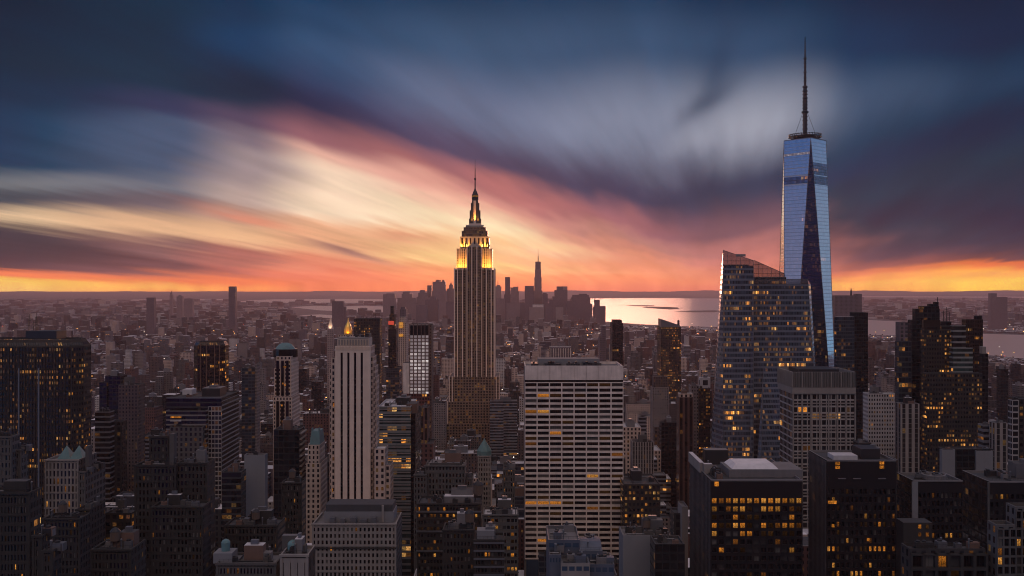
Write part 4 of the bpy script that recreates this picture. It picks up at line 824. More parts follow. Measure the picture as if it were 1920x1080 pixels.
TW('slim_tower', 'slim dark tower with pale capped top beside the ribbed black tower', 'office building', [(1841, 1853, 663, 820, 6, 'nightglass', 'roof_dark'), (1840.6, 1849, 650, 821, 4, 'palestone', 'roof_pale')], 0)
TW('glass_slab', 'grey-green glass slab with faint grid, at left foot of the dark right cluster', 'office building', [(1685, 1709, 640, 815, 8, 'blueglass', 'roof_dark', 3, 4.4), (1687, 1704, 604, 905, 10, 'hazedark', 'roof_dark')], 0)
TW('office_block', 'black office podium full of amber windows under the dark right cluster', 'office building', [(1738, 1842, 700, 745, 8, 'blackglass', 'roof_dark', 2.2, 3.6)], 0)
TW('white_block', 'pale office block with fine white window grid and lit floor, behind lattice office', 'office building', [(1628, 1681, 738, 900, 14, 'white', 'roof_pale', 2.4, 3.9)], 2)
TW('stone_block', 'stone block with tall vertical piers left of dark right cluster base', 'apartment block', [(1689, 1724, 757, 700, 10, 'striped', 'roof_mid', 5, 3.6)], 2)
TW('low_office', 'low dark office with framed roof terrace, below the fine white gridded block', 'office building', [(1624, 1684, 862, 560, 14, 'darkstone', 'roof_mid'), (1610, 1634, 830, 600, 10, 'slatsdark', 'roof_dark')], 3)
TW('apartment_tower', 'tall grid-fronted stone tower at right edge with amber windows', 'apartment block', [(1898, 1910, 750, 560, 5, 'lattice', 'roof_mid', 3, 3.6), (1910, 1990, 748, 561, 12, 'blackglass', 'roof_dark', 3, 3.6)], 1)
t, o = TW('slab_building', 'dark low building with two blank grey wall panels, in front of dark right cluster', 'office building', [(1770, 1862, 842, 560, 8, 'nightglass', 'roof_dark'), (1766, 1791, 843, 558.5, 3, 'blank', 'roof_mid'), (1830, 1862, 845, 558.6, 3, 'blank', 'roof_mid')], 1)
TW('stone_hall', 'small stone building with tall windows right of blank grey panels', 'office building', [(1866, 1889, 793, 640, 8, 'striped', 'roof_mid', 4, 3.8), (1844, 1863, 797, 650, 8, 'concrete', 'roof_mid')], 2)
TW('dark_block', 'dark slab block beyond the slim pale-capped tower, near river at right', 'apartment block', [(1876, 1891, 692, 1200, 10, 'nightglass', 'roof_dark')], 1)
TW('hazy_tower', 'lone hazy twin-slab tower beyond the river at far right', 'office building', [(1858, 1869, 550, 5200, 30, 'hazedark', 'roof_dark'), (1868, 1889, 557, 5205, 30, 'hazedark', 'roof_dark')], 0)
# ------------------------------------------------------------------ dark blocks in the lower right
def dark_block(label, px0, px1, py, D, dep, cols, rows, rh, rules, seed, p=.12, blankz=0, wx=.72, wz=.62, name='office_block', top=100, wall='black', split=2):
    x0, x1, zt = X(px0, D), X(px1, D), Z(py, D); o = ((x0+x1)/2, D, 0); t = thing(name, label, 'office building', o)
    body(t, o, (x0, x1, D+.7, D+dep), zt, 'nightglass', 'wall', 'roof_dark', 'roof_mid', 3, rh)
    z1 = zt-blankz; z0 = z1-rows*rh
    b = MB(o); b.box(x0, x1, D, D+.69, z1, zt, P[wall]); b.box(x0, x1, D-.25, D+.3, zt-.5, zt+.15, P['roof_mid']); b.build('cornice', t)
    window_grid(t, o, x0, x1, D, z0, z1, cols, rows, wx, wz, P[wall], .65, lit_rule(seed, p, rules), top, split=split)
    b = MB(o); b.box(x0, x1, D+.05, D+.69, 0, z0, P[wall]); b.build('lower_wall', t)
    occupy(x0, x1, D, D+dep); return t, o, (x0, x1, D, D+dep), zt
t, o, r, zt = dark_block('black office block with rows of amber windows and pale equipment roof, below the crystal tower', 1333, 1505, 900, 400, 48, 13, 15, 3.45, {0: .95, 1: .55, 2: .25, 3: .6, 4: .35}, 4, .16, 7.0)
b = MB(o); b.box(X(1365, 412), X(1502, 412), 410, 428, zt-1, zt+2.4, P['roof_mid']); x0_, x1_ = X(1369, 415), X(1455, 415)
b.taper(rect(x0_, x1_, 411, 427), zt+2.4, rect(x0_+2, x1_-2, 413, 425), zt+4.4, P['roof_snow'], P['roof_snow']); b.build('cooling_house', t)
for a, c_, y0, y1, hh in ((1312, 1320, 420, 447, 3.5), (1320, 1336, 418, 421, 3.2), (1322, 1366, 440, 446, 5.5)):
    b = MB(o); b.box(X(a, y0), X(c_, y0), y0, y1, zt-1, zt+hh, P['palestone'] if hh < 5 else P['darkmetal'], P['roof_pale'] if hh < 5 else P['roof_mid']); b.build('penthouse', t)
for k in range(16):
    yy = 402+k*2.9; b = MB(o); b.box(r[0]-.25, r[0], yy, yy+.3, 20, zt-.6, P['metal']); b.build('side_fin', t)
clutter(t, o, (X(1335, 402), X(1366, 402), 403, 440), zt, 7, house=False)
b = MB(o); b.box(X(1340, 399.8), X(1347.5, 399.8), 399.75, 399.95, Z(911.5, 400), Z(903, 400), L[0]); b.build('window', t)
t, o, r, zt = dark_block('black block with few bright square windows and ribbed side, right of the amber-lit black block', 1550, 1680, 863, 420, 26, 15, 20, 3.6, {4: .15, 7: .4}, 9, .10, 12.0, .6, .6)
for px_, py in ((1567, 869), (1567, 876.5), (1650, 868), (1650, 876), (1553, 942), (1558, 942), (1564, 942), (1626, 1012), (1560, 986)):
    b = MB(o); b.box(X(px_, 419.5), X(px_+8 if py < 880 else px_+5, 419.5), 419.6, 419.9, Z(py+2.8, 419.5), Z(py-2.8, 419.5), L[0]); b.build('window', t)
for px_ in (1572, 1600, 1647): b = MB(o); b.box(X(px_, 419.5), X(px_+14, 419.5), 419.5, 419.95, Z(898, 420), Z(896.4, 420), P['roof_mid']); b.build('ledge', t)
for k in range(14):
    yy = 421+k*1.8; b = MB(o); b.box(r[0]-.35, r[0], yy, yy+.35, 20, zt-.5, P['metal']); b.build('side_fin', t)
b = MB(o); b.box(X(1560, 428), X(1605, 428), 426, 434, zt-1, zt+1.0, P['roof_pale']); b.box(X(1615, 428), X(1650, 428), 428, 440, zt-1, zt+3.5, P['darkmetal']); b.build('roof_unit', t)
t, o, r, zt = dark_block('black block with pale corner pier and round tank ring on its roof, lower right', 1712, 1805, 901, 430, 18, 11, 18, 3.6, {5: .25}, 12, .03, 5, .6, .6)
b = MB(o); b.box(X(1711, 429), X(1722, 429), 429.3, 429.95, Z(985, 430), Z(903, 430), P['blank']); b.build('corner_pier', t)
b = MB(o); b.lathe(X(1750, 439), 439, [(5.5, zt-1), (5.5, zt+1.2), (4.8, zt+1.3), (4.6, zt+.4)], P['roof_mid'], 24); b.build('roof_tank', t); clutter(t, o, (r[0]+2, r[1]-2, 432, 446), zt, 6, house=False)
b = MB(o); b.box(X(1694, 412), X(1748, 412), 412, 420, 20, Z(980, 412), P['darkstone'], P['roof_dark']); ob = b.build('annex', t)
for a, py, m_ in ((1722, 987, 0), (1736, 987, 3), (1722, 1002, 2), (1736, 1002, 2)): b = MB(o); b.box(X(a, 411.8), X(a+5, 411.8), 411.6, 411.9, Z(py+3.5, 412), Z(py-3.5, 412), L[m_]); b.build('window', t)
t, o, r, zt = dark_block('black block with slim pale left pier at lower right edge', 1855, 2010, 903, 430, 26, 16, 18, 3.6, {}, 15, .05, 5, .6, .6)
b = MB(o); b.box(X(1853, 429), X(1856.5, 429), 429.3, 429.95, 20, Z(904, 430), P['greystone']); b.build('corner_pier', t); clutter(t, o, (r[0]+2, r[1]-2, 432, 452), zt, 6)
def framed():
    D = 330.0; x0, x1 = X(1709, D), X(1852, D); o = ((x0+x1)/2, D, 0); t = thing('concrete_block', 'dark concrete block with deep square framed openings at bottom right', 'office building', o)
    zt = Z(1031, D); body(t, o, (x0, x1, D+1.6, D+9), zt, 'darkstone', 'wall', 'roof_dark', 'darkstone'); clutter(t, o, (x0, x1, D+2.5, D+8.5), zt, 6)
    window_grid(t, o, x0, x1, D, zt-22, zt-1.6, 6, 4, .76, .80, P['darkstone'], 1.5, lit_rule(2, .06), split=2); occupy(x0, x1, D, D+24)
framed()
def lattice_stone():
    D = 330.0; o = (X(1900, D), D, 0); t = thing('stone_setback', 'pale stone grid building with stepped top in bottom right corner', 'apartment block', o)
    for a, c_, py, dd, cols in ((1870, 1906, 985, 0, 3), (1905.5, 1960, 951, 4, 5)):
        x0, x1, zt = X(a, D+dd), X(c_, D+dd), Z(py, D+dd); body(t, o, (x0, x1, D+dd+.6, D+dd+7), zt, 'greystone', 'wall', 'roof_dark', 'greystone')
        window_grid(t, o, x0, x1, D+dd, zt-30, zt-1.2, cols, 9, .74, .78, P['greystone'], .55, lit_rule(5, .08), 50, split=2); occupy(x0, x1, D+dd, D+dd+26)
lattice_stone()
# ------------------------------------------------------------------ lower left and lower middle
def masonry(label, px0, px1, py, D, dep, cols, rows, rh, frame, seed, p=.05, top=100, wx=.48, wz=.6, name='stone_building', cat='apartment block', shaderwall='darkstone', roof='roof_dark', rules=None, clut=4, t=None, o=None, split=1, blankz=1.2):
    x0, x1, zt = X(px0, D), X(px1, D), Z(py, D); o = o or ((x0+x1)/2, D, 0); t = t or thing(name, label, cat, o)
    body(t, o, (x0, x1, D+.5, D+dep), zt, shaderwall, 'wall', roof, frame, (x1-x0)/cols, rh)
    window_grid(t, o, x0, x1, D, zt-blankz-rows*rh, zt-blankz, cols, rows, wx, wz, P[frame], .45, lit_rule(seed, p, rules), top, split=split)
    b = MB(o); b.box(x0-.3, x1+.3, D-.35, D+.2, zt-.7, zt+.1, P[frame], under=True); b.build('cornice', t)
    z0 = zt-blankz-rows*rh
    if z0 > 0: b = MB(o); b.box(x0, x1, D+.02, D+.49, 0, z0, P[frame]); b.build('lower_wall', t)
    rr = random.Random(seed)
    for j in sorted(rr.sample(range(1, rows), min(3, rows-1))):
        b = MB(o); zz = zt-blankz-j*rh; b.box(x0-.2, x1+.2, D-.25, D-.02, zz-.28, zz+.28, P[frame], under=True); b.build('string_course', t)
    for a in (x0, x1-.8):
        b = MB(o); b.box(a, a+.8, D-.15, D-.01, 0, zt-.7, P[frame]); b.build('corner_pilaster', t)
    if clut: clutter(t, o, (x0, x1, D+1, D+dep), zt, clut+2)
    occupy(x0, x1, D, D+dep); return t, o, (x0, x1, D, D+dep), zt
t, o, r, zt = masonry('broad pale stone hotel with regular windows and blank attic wall, foot of the striped tower', 585, 743, 982, 430, 22, 20, 11, 2.9, 'palestone', 21, .012, shaderwall='greystone', name='stone_hotel', cat='hotel', clut=0, roof='roof_mid')
b = MB(o); x0_, x1_ = X(608, 437), X(738, 437); b.box(x0_, x1_, 437, 450, zt-1, Z(957, 440), P['blank']); b.box(x0_+.5, x1_-.5, 437.8, 449, Z(957, 440), Z(944, 440), P['roof_dark']); b.box(X(716, 437), X(720, 437), 436.2, 437, zt-1, Z(944, 440), P['palestone']); b.build('attic', t)
for k in range(5): b = MB(o); xx = X(620+k*19, 435); b.box(xx, xx+RNG.uniform(1.5, 3.5), 433, 435.9, zt-1, zt+RNG.uniform(.8, 2), P['metal']); b.build('roof_unit', t)
b = MB(o); b.box(r[0], r[1], 429.5, 429.9, Z(1029, 430), Z(1026, 430), P['darkstone'], under=True); b.build('string_course', t)
t, o, r, zt = masonry('dark office with amber lit floors and railing-edged flat roof, below the spired tower', 782, 902, 944, 480, 18, 20, 14, 3.3, 'darkstone', 31, .07, rules={1: .35, 3: .08, 6: .12, 10: .2}, wx=.7, wz=.5, name='office_building', cat='office building', roof='roof_dark', clut=6)
for k in range(3): b = MB(o); b.box(r[0]-.4, r[1]+.4, 479.2, 479.95, zt-4.4-k*9.9, zt-3.7-k*9.9, P['metal'], under=True); b.build('ledge', t)
b = MB(o); b.box(X(833, 486), X(888, 486), 486, 492, zt-1, zt+2.2, P['roof_mid'], P['roof_pale']); b.build('penthouse', t)
t, o, r, zt = masonry('stepped grey stone building with square attic, between banded office block and pointed green-roofed tower', 797, 872, 873, 560, 18, 12, 16, 3.4, 'greystone', 33, .06, shaderwall='greystone', clut=4, roof='roof_mid', blankz=4)
masonry(None, 776, 800, 890, 556, 16, 4, 14, 3.4, 'greystone', 34, .08, t=t, o=o, shaderwall='greystone', clut=1)
masonry(None, 866, 886, 897, 563, 16, 4, 13, 3.4, 'greystone', 35, .2, t=t, o=o, shaderwall='greystone', clut=1)
b = MB(o); b.box(X(806, 565), X(862, 565), 564, 574, zt-1, Z(868, 565)+.2, P['greystone'], P['roof_mid']); b.build('attic', t)
t, o, r, zt = masonry('slim stone tower with small pointed verdigris roof, right of the stepped grey stone building', 896, 920, 855, 640, 14, 5, 22, 3.2, 'palestone', 36, .05, shaderwall='greystone', clut=0)
b = MB(o); xx, yy = X(908, 645), 647; b.lathe(xx, yy, [(5.2, zt-1), (5.2, zt+2.5), (3.4, zt+5.5), (1.0, zt+9), (.1, zt+11)], P['copper'], 8, pi/8); b.build('pointed_roof', t)
masonry('narrow stone tower with golden lit windows beside left edge of the pale gridded slab', 943, 966, 880, 600, 24, 5, 16, 3.4, 'greystone', 37, .25, shaderwall='greystone', clut=2)
masonry('brown block with pale roof house and few amber windows, below railing-edged office', 830, 889, 993, 400, 12, 9, 16, 3.2, 'darkstone', 38, .16, wx=.5, wz=.55, clut=4)
t, o, r, zt = masonry('block with pale floor ledges and blank grey attic, left of the pale gridded slab base', 889, 945, 1012, 395, 12, 9, 12, 3.3, 'darkstone', 39, .15, wx=.7, wz=.5, clut=2)
b = MB(o); b.box(X(894, 397), X(927, 397), 397, 403, zt-1, Z(995, 397), P['blank']); b.build('penthouse', t)
for k in range(5): b = MB(o); b.box(r[0]-.2, r[1]+.2, 394.4, 394.9, zt-1.6-k*3.3, zt-.9-k*3.3, P['metal'], under=True); b.build('ledge', t)
masonry('dark block with pale frame-like roof terrace squeezed left of the pale gridded slab', 905, 972, 965, 470, 16, 9, 12, 3.4, 'greystone', 40, .2, wx=.75, wz=.5, clut=6, roof='roof_pale')
def zinc_group():
    D = 330.0; o = (X(1075, D), D, 0); t = thing('zinc_building', 'blue-grey stepped modern building with glazed roof pavilions, below pale gridded slab', 'office building', o)
    for a, c_, py, dd, dep, mt in ((1028, 1087, 1012, 4, 20, 'bluemetal'), (1086, 1130, 1033, 2, 18, 'bluemetal'), (1052, 1106, 1056, -6, 10, 'palestone'), (1104, 1152, 1058, -4, 14, 'bluemetal'), (1030, 1052, 1040, -3, 12, 'bluemetal')):
        x0, x1 = X(a, D+dd), X(c_, D+dd); body(t, o, (x0, x1, D+dd, D+dd+dep), Z(py, D+dd), mt, 'wing', 'roof_mid', 'metal'); clutter(t, o, (x0, x1, D+dd, D+dd+dep), Z(py, D+dd), 3, house=False, mats=[P['bluemetal'], P['metal'], P['roof_mid']])
        for k in range(4):
            w_ = (x1-x0)/4; b = MB(o); b.box(x0+k*w_+.3, x0+(k+1)*w_-.3, D+dd-.15, D+dd-.02, Z(py+14, D+dd), Z(py+6, D+dd), P['glassblue']); b.build('window', t)
    b = MB(o); x0, x1 = X(1087, 334), X(1128, 334); n = 10
    for k in range(n):
        f0, f1 = pi*k/n, pi*(k+1)/n; b.poly([(x0, 340-7*cos(f0), Z(1033, 334)+2.6*sin(f0)), (x1, 340-7*cos(f0), Z(1033, 334)+2.6*sin(f0)), (x1, 340-7*cos(f1), Z(1033, 334)+2.6*sin(f1)), (x0, 340-7*cos(f1), Z(1033, 334)+2.6*sin(f1))], P['bluemetal'])
    b.build('vaulted_roof', t); occupy(X(1028, D), X(1152, D), D-6, D+24)
zinc_group()
TW('concrete_block', 'grey concrete block with louvred front and cluttered roof, right of pale gridded slab base', 'office building', [(1168, 1258, 1004, 420, 16, 'blank', 'roof_mid'), (1228, 1284, 1020, 400, 14, 'nightglass', 'roof_dark')], 6)
TW('party_wall_block', 'narrow pale stone party wall left of black amber-lit block', 'apartment block', [(1279, 1290, 950, 450, 12, 'palestone', 'roof_mid'), (1264, 1278, 962, 455, 12, 'darkstone', 'roof_dark')], 0)
# lower left
t, o, r, zt = masonry('sandy stone building topped by two pale verdigris pyramids, near the far-left tower', 84, 147, 862, 450, 20, 9, 14, 3.6, 'palestone', 41, .06, shaderwall='greystone', clut=0, wx=.5, wz=.75, roof='roof_mid')
masonry(None, 147, 160, 884, 447, 22, 2, 14, 3.4, 'greystone', 42, .04, t=t, o=o, shaderwall='greystone', clut=2)
for px_ in (122, 145):
    b = MB(o); xx, yy = X(px_, 458), 460; q = rect(xx-3.2, xx+3.2, yy-3.2, yy+3.2); b.taper(q, zt-1, rect(xx-.1, xx+.1, yy-.1, yy+.1), zt+5.0, P['copper'], P['copper']); b.build('pyramid_roof', t)
b = MB(o); b.box(X(160, 452), X(166, 452), 452, 456, Z(884, 450)-1, Z(838, 450), P['greystone']); b.build('chimney', t)
t, o, r, zt = masonry('tall dark stone setback building in bottom left corner with roof garden', -60, 56, 923, 330, 8, 19, 20, 3.3, 'darkstone', 43, .035, wx=.55, clut=5, roof='roof_dark')
masonry(None, 60, 79, 1004, 326, 6, 3, 14, 3.3, 'darkstone', 44, .1, t=t, o=o, clut=1); masonry(None, 78, 99, 1032, 322, 6, 4, 12, 3.3, 'darkstone', 45, .1, t=t, o=o, clut=1)
b = MB(o); b.box(X(8, 333), X(50, 333), 332.5, 337, zt-1, Z(902, 333), P['darkstone'], P['roof_dark']); b.build('penthouse', t)
masonry('brown stone block with white-rimmed recessed roof, between twin-pyramid building and bottom left setback', 80, 150, 972, 400, 10, 10, 15, 3.2, 'darkstone', 46, .10, wx=.5, clut=2, roof='roof_dark', rules={10: .5})
masonry('taller pale-sided wing block beside white-rimmed recessed roof, lower left', 142, 168, 955, 412, 16, 4, 15, 3.2, 'darkstone', 47, .05, wx=.5, clut=2, roof='roof_mid')
masonry('low rounded-corner stone block with parapet roof and rooftop hut at bottom left', 170, 246, 1030, 345, 14, 11, 9, 3.2, 'darkstone', 48, .05, clut=5, roof='roof_dark')
masonry('grey gothic stone block with crenellated pinnacled top at left edge', -40, 22, 818, 430, 7, 9, 16, 3.4, 'greystone', 49, .06, shaderwall='greystone', clut=4)
masonry('lower stone wing right of the pinnacled block at left edge', 24, 40, 843, 434, 6, 3, 16, 3.4, 'greystone', 50, .1, shaderwall='greystone', clut=1)
t, o, r, zt = masonry('massive dark stone setback apartment building with stepped terraces, lower left', 283, 380, 950, 430, 12, 14, 14, 3.3, 'darkstone', 51, .025, wx=.55, clut=3)
masonry(None, 252, 330, 872, 444, 10, 11, 20, 3.3, 'darkstone', 52, .04, t=t, o=o, clut=3); masonry(None, 330, 388, 868, 446, 12, 8, 20, 3.3, 'darkstone', 53, .03, t=t, o=o, clut=3); masonry(None, 280, 316, 818, 450, 8, 5, 16, 3.3, 'darkstone', 54, .03, t=t, o=o, clut=2)
b = MB(o); b.box(X(322, 450), X(330, 450), 447, 451, Z(880, 450), Z(812, 450), P['greystone']); b.build('chimney', t)
TW('low_office', 'black low block with orange-lit roof terrace, right of the sandy twin-pyramid building', 'office building', [(196, 246, 962, 470, 12, 'blackglass', 'roof_dark')], 5)
TW('office_block', 'dark banded office with amber corner windows, left of the blank grey slab', 'office building', [(416, 452, 885, 540, 10, 'slatsdark', 'roof_dark', 3, 3.4)], 2)
masonry('dark stone block with narrow pale window slits under black glass box', 527, 566, 905, 500, 10, 7, 14, 3.3, 'darkstone', 56, .06, clut=4)
masonry('dark brown block with flat tarred roof left of pale stone hotel', 420, 520, 985, 450, 16, 15, 9, 3.4, 'darkstone', 57, .06, clut=6, roof='roof_dark')
t, o, r, zt = masonry('grey block with slit windows and blue roof tank housing, left of pale stone hotel', 525, 578, 1040, 330, 12, 4, 2, 8, 'palestone', 58, .0, wx=.10, wz=.6, clut=2, roof='roof_mid', name='utility_building', cat='building')
b = MB(o); xx = X(553, 338); b.lathe(xx, 338, [(2.6, zt-1), (2.6, zt+1.6), (2.2, zt+2.3), (1.5, zt+2.8)], P['copper'], 14); b.build('tank_housing', t)
b = MB(o); b.box(X(535, 344), X(563, 344), 339, 341.5, zt-1, zt+4.2, P['greystone'], P['roof_mid']); b.build('penthouse', t)
t, o, r, zt = masonry('low stone block with pale flat roofs and blue-domed roof turret, bottom left of centre', 405, 518, 1056, 335, 14, 18, 5, 3.2, 'greystone', 59, .05, clut=6, roof='roof_mid')
b = MB(o); xx = X(421, 340); b.box(xx-3.4, xx+3.2, 338, 345, zt-1, zt+2.6, P['blank']); b.lathe(xx, 341.5, [(1.5, zt+2.5), (1.6, zt+5.6), (1.2, zt+6.3), (.3, zt+6.8)], P['copper'], 12); b.build('turret', t)
# water tanks on the nearer roofs: things of their own
def water_tank(px, D, zbase, label, s=1.0):
    o = (X(px, D), D, zbase); t = thing('water_tank', label, 'water tank', o)
    for a, c_ in ((-1, -1), (1, -1), (1, 1), (-1, 1)):
        b = MB(o); b.bar((o[0]+a*1.1*s, D+c_*1.1*s, zbase), (o[0]+a*1.1*s, D+c_*1.1*s, zbase+2.6*s), .13*s, P['darkmetal'], 5); b.build('leg', t)
    b = MB(o); b.lathe(o[0], D, [(1.75*s, zbase+2.6*s), (1.8*s, zbase+2.7*s), (1.8*s, zbase+6.0*s)], P['wood'], 14); b.build('tank', t)
    b = MB(o); b.lathe(o[0], D, [(1.95*s, zbase+6.0*s), (1.0*s, zbase+7.0*s), (.05, zbase+7.5*s)], P['darkmetal'], 14); b.build('cone_roof', t)
water_tank(548, 505, Z(905, 500)-1, 'wooden water tank on dark stone block under the black glass box')
water_tank(480, 456, Z(985, 450)-1, 'wooden water tank on flat tarred roof left of pale stone hotel')
water_tank(216, 351, Z(1030, 345)-1, 'wooden water tank on low rounded-corner block at bottom left')
water_tank(880, 406, Z(993, 400)-1, 'wooden water tank on brown block below the railing-edged office', 1.1)
water_tank(897, 490, Z(944, 480)-1, 'pale cylindrical roof tank at right end of the railing-edged office', 1.4)
water_tank(1212, 428, Z(1004, 420)-1, 'wooden water tank on louvred concrete block right of pale gridded slab')
water_tank(118, 405, Z(972, 400)-1, 'wooden water tank on white-rimmed recessed roof, lower left')
# ------------------------------------------------------------------ small landmarks in the middle distance
def gilded():
    D = 1400.0; o = (X(651, D), D+8, 0); t = thing('gilded_tower', 'small tower roof lit bright gold, peeping over the striped tower crown', 'tower', o); px = D/F
    body(t, o, (o[0]-12, o[0]+12, D-4, D+20), Z(627, D), 'beige', 'wall', 'roof_mid')
    b = MB(o); b.lathe(o[0], D+8, [(8*px, Z(627, D)-1), (7.8*px, Z(620, D)), (6.4*px, Z(613, D)), (3.6*px, Z(607, D)), (1.6*px, Z(604, D)), (1.2*px, Z(601, D)), (.3*px, Z(596, D))], P['gold'], 8, pi/8); b.build('gilded_roof', t)
    for s in (-1, 0, 1): spot(t, o, o[0]+s*9, D-3.5, Z(627, D)+.3, o[0]+s*2, D+6, Z(612, D), 7000, 90)
    occupy(o[0]-12, o[0]+12, D, D+20)
gilded()
def spire(px_, py, pb, D, wd, label, lit=0):
    o = (X(px_, D), D, 0); t = thing('spired_tower', label, 'tower', o); q = D/F
    body(t, o, (o[0]-wd*q, o[0]+wd*q, D, D+2*wd*q), Z(pb, D), 'hazepale', 'wall', 'roof_mid')
    b = MB(o); b.taper(rect(o[0]-wd*q*.95, o[0]+wd*q*.95, D+.5, D+2*wd*q*.95), Z(pb, D)-1, rect(o[0]-.4, o[0]+.4, D+wd*q-.4, D+wd*q+.4), Z(py, D), P['limestone'], P['limestone']); b.build('pyramid_roof', t)
    if lit: spot(t, o, o[0], D-4, Z(pb, D)-2, o[0], D+wd*q*.6, Z((py+pb)/2, D), lit, 60, (1, .7, .45))
    occupy(o[0]-wd*q, o[0]+wd*q, D, D+2*wd*q)
spire(619, 596, 617, 1900, 5.5, 'pale pyramid-topped clock tower in haze left of the gilded roof', 14000)
TW('lit_tower', 'haze-veiled tower with glowing golden upper floors, right of the thin clock tower', 'office building', [(747, 762, 605, 1750, 34, 'beige', 'roof_mid'), (749, 759, 594, 1755, 26, 'beige', 'roof_mid')], 0)
t = col.objects['lit_tower']; o = tuple(t.location)
for py in (606, 612, 628): b = MB(o); b.box(X(748, 1748), X(756, 1748), 1747, 1748.6, Z(py+3.2, 1748), Z(py-2, 1748), L[1]); b.build('lit_floor', t)
TW('tall_office', 'tall dark tower with rounded top right of the glowing golden floors', 'office building', [(750, 761, 580, 2100, 34, 'hazedark', 'roof_dark'), (751.5, 759.5, 576, 2104, 26, 'hazedark', 'roof_dark')], 0)
# slabs standing alone in the haze
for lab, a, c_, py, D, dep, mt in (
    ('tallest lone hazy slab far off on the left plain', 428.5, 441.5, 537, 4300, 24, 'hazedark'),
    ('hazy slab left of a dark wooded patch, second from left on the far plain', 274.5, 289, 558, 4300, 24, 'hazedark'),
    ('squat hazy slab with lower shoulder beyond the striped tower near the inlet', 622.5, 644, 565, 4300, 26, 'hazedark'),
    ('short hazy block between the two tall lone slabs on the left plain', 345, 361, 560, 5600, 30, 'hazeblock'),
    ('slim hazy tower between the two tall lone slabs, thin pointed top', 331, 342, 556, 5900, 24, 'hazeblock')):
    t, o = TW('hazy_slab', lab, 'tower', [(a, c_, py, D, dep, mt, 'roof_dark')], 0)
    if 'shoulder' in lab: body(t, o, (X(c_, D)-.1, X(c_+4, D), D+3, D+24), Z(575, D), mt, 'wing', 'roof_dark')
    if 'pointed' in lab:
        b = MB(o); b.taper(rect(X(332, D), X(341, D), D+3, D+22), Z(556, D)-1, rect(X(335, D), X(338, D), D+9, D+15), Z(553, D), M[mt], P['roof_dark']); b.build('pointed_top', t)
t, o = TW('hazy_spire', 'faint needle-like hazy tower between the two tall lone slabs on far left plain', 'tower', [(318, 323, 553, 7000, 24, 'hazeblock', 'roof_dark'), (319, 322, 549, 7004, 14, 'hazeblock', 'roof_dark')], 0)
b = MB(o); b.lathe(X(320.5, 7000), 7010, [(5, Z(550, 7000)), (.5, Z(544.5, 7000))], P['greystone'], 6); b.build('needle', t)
# ------------------------------------------------------------------ the downtown cluster
DT = []
def dt(lab, masses, name='downtown_tower'):
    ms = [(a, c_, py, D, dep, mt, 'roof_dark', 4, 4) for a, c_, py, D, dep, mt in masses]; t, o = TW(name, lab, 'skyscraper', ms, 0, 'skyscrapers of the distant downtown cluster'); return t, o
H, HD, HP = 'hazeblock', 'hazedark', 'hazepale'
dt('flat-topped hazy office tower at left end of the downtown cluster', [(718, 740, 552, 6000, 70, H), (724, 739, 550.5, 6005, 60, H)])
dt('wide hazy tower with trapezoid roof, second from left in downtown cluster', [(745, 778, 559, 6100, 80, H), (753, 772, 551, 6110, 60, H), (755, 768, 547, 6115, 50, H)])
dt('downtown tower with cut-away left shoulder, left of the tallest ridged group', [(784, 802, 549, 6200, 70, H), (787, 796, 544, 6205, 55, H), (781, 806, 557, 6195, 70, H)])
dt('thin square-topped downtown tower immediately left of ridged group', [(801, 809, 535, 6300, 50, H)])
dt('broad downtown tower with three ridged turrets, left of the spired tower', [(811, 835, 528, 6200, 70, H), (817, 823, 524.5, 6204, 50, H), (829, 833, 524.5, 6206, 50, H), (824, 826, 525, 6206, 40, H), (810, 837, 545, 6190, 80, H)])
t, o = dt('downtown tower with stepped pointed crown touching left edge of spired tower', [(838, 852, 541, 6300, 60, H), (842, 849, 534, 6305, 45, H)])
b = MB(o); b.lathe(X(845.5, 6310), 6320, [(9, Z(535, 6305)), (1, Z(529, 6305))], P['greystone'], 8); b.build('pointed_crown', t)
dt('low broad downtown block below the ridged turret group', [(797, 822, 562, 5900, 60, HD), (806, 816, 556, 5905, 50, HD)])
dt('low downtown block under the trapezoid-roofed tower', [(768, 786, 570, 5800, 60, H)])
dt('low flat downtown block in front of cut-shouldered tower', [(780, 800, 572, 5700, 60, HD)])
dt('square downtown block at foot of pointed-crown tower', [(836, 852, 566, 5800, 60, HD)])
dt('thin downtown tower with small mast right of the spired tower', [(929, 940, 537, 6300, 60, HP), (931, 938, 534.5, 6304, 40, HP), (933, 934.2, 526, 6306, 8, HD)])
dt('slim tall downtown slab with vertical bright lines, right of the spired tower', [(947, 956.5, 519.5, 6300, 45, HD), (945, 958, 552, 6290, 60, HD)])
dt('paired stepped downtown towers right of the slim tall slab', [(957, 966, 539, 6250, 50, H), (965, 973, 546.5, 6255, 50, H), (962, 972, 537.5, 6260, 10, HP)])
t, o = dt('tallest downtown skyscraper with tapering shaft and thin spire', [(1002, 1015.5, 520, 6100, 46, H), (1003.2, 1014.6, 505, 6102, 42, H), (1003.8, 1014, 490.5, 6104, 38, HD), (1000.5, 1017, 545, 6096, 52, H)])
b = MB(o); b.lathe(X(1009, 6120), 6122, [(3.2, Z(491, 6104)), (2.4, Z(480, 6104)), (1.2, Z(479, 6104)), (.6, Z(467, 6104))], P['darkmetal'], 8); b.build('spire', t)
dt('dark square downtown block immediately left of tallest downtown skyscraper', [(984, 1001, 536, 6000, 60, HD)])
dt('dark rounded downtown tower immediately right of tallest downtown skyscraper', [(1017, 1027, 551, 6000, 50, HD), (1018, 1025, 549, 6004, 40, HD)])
dt('pale curved downtown roof hall in front of tallest downtown skyscraper', [(993, 1020, 576, 5600, 60, HP), (999, 1019, 571, 5604, 50, 'travertine')])
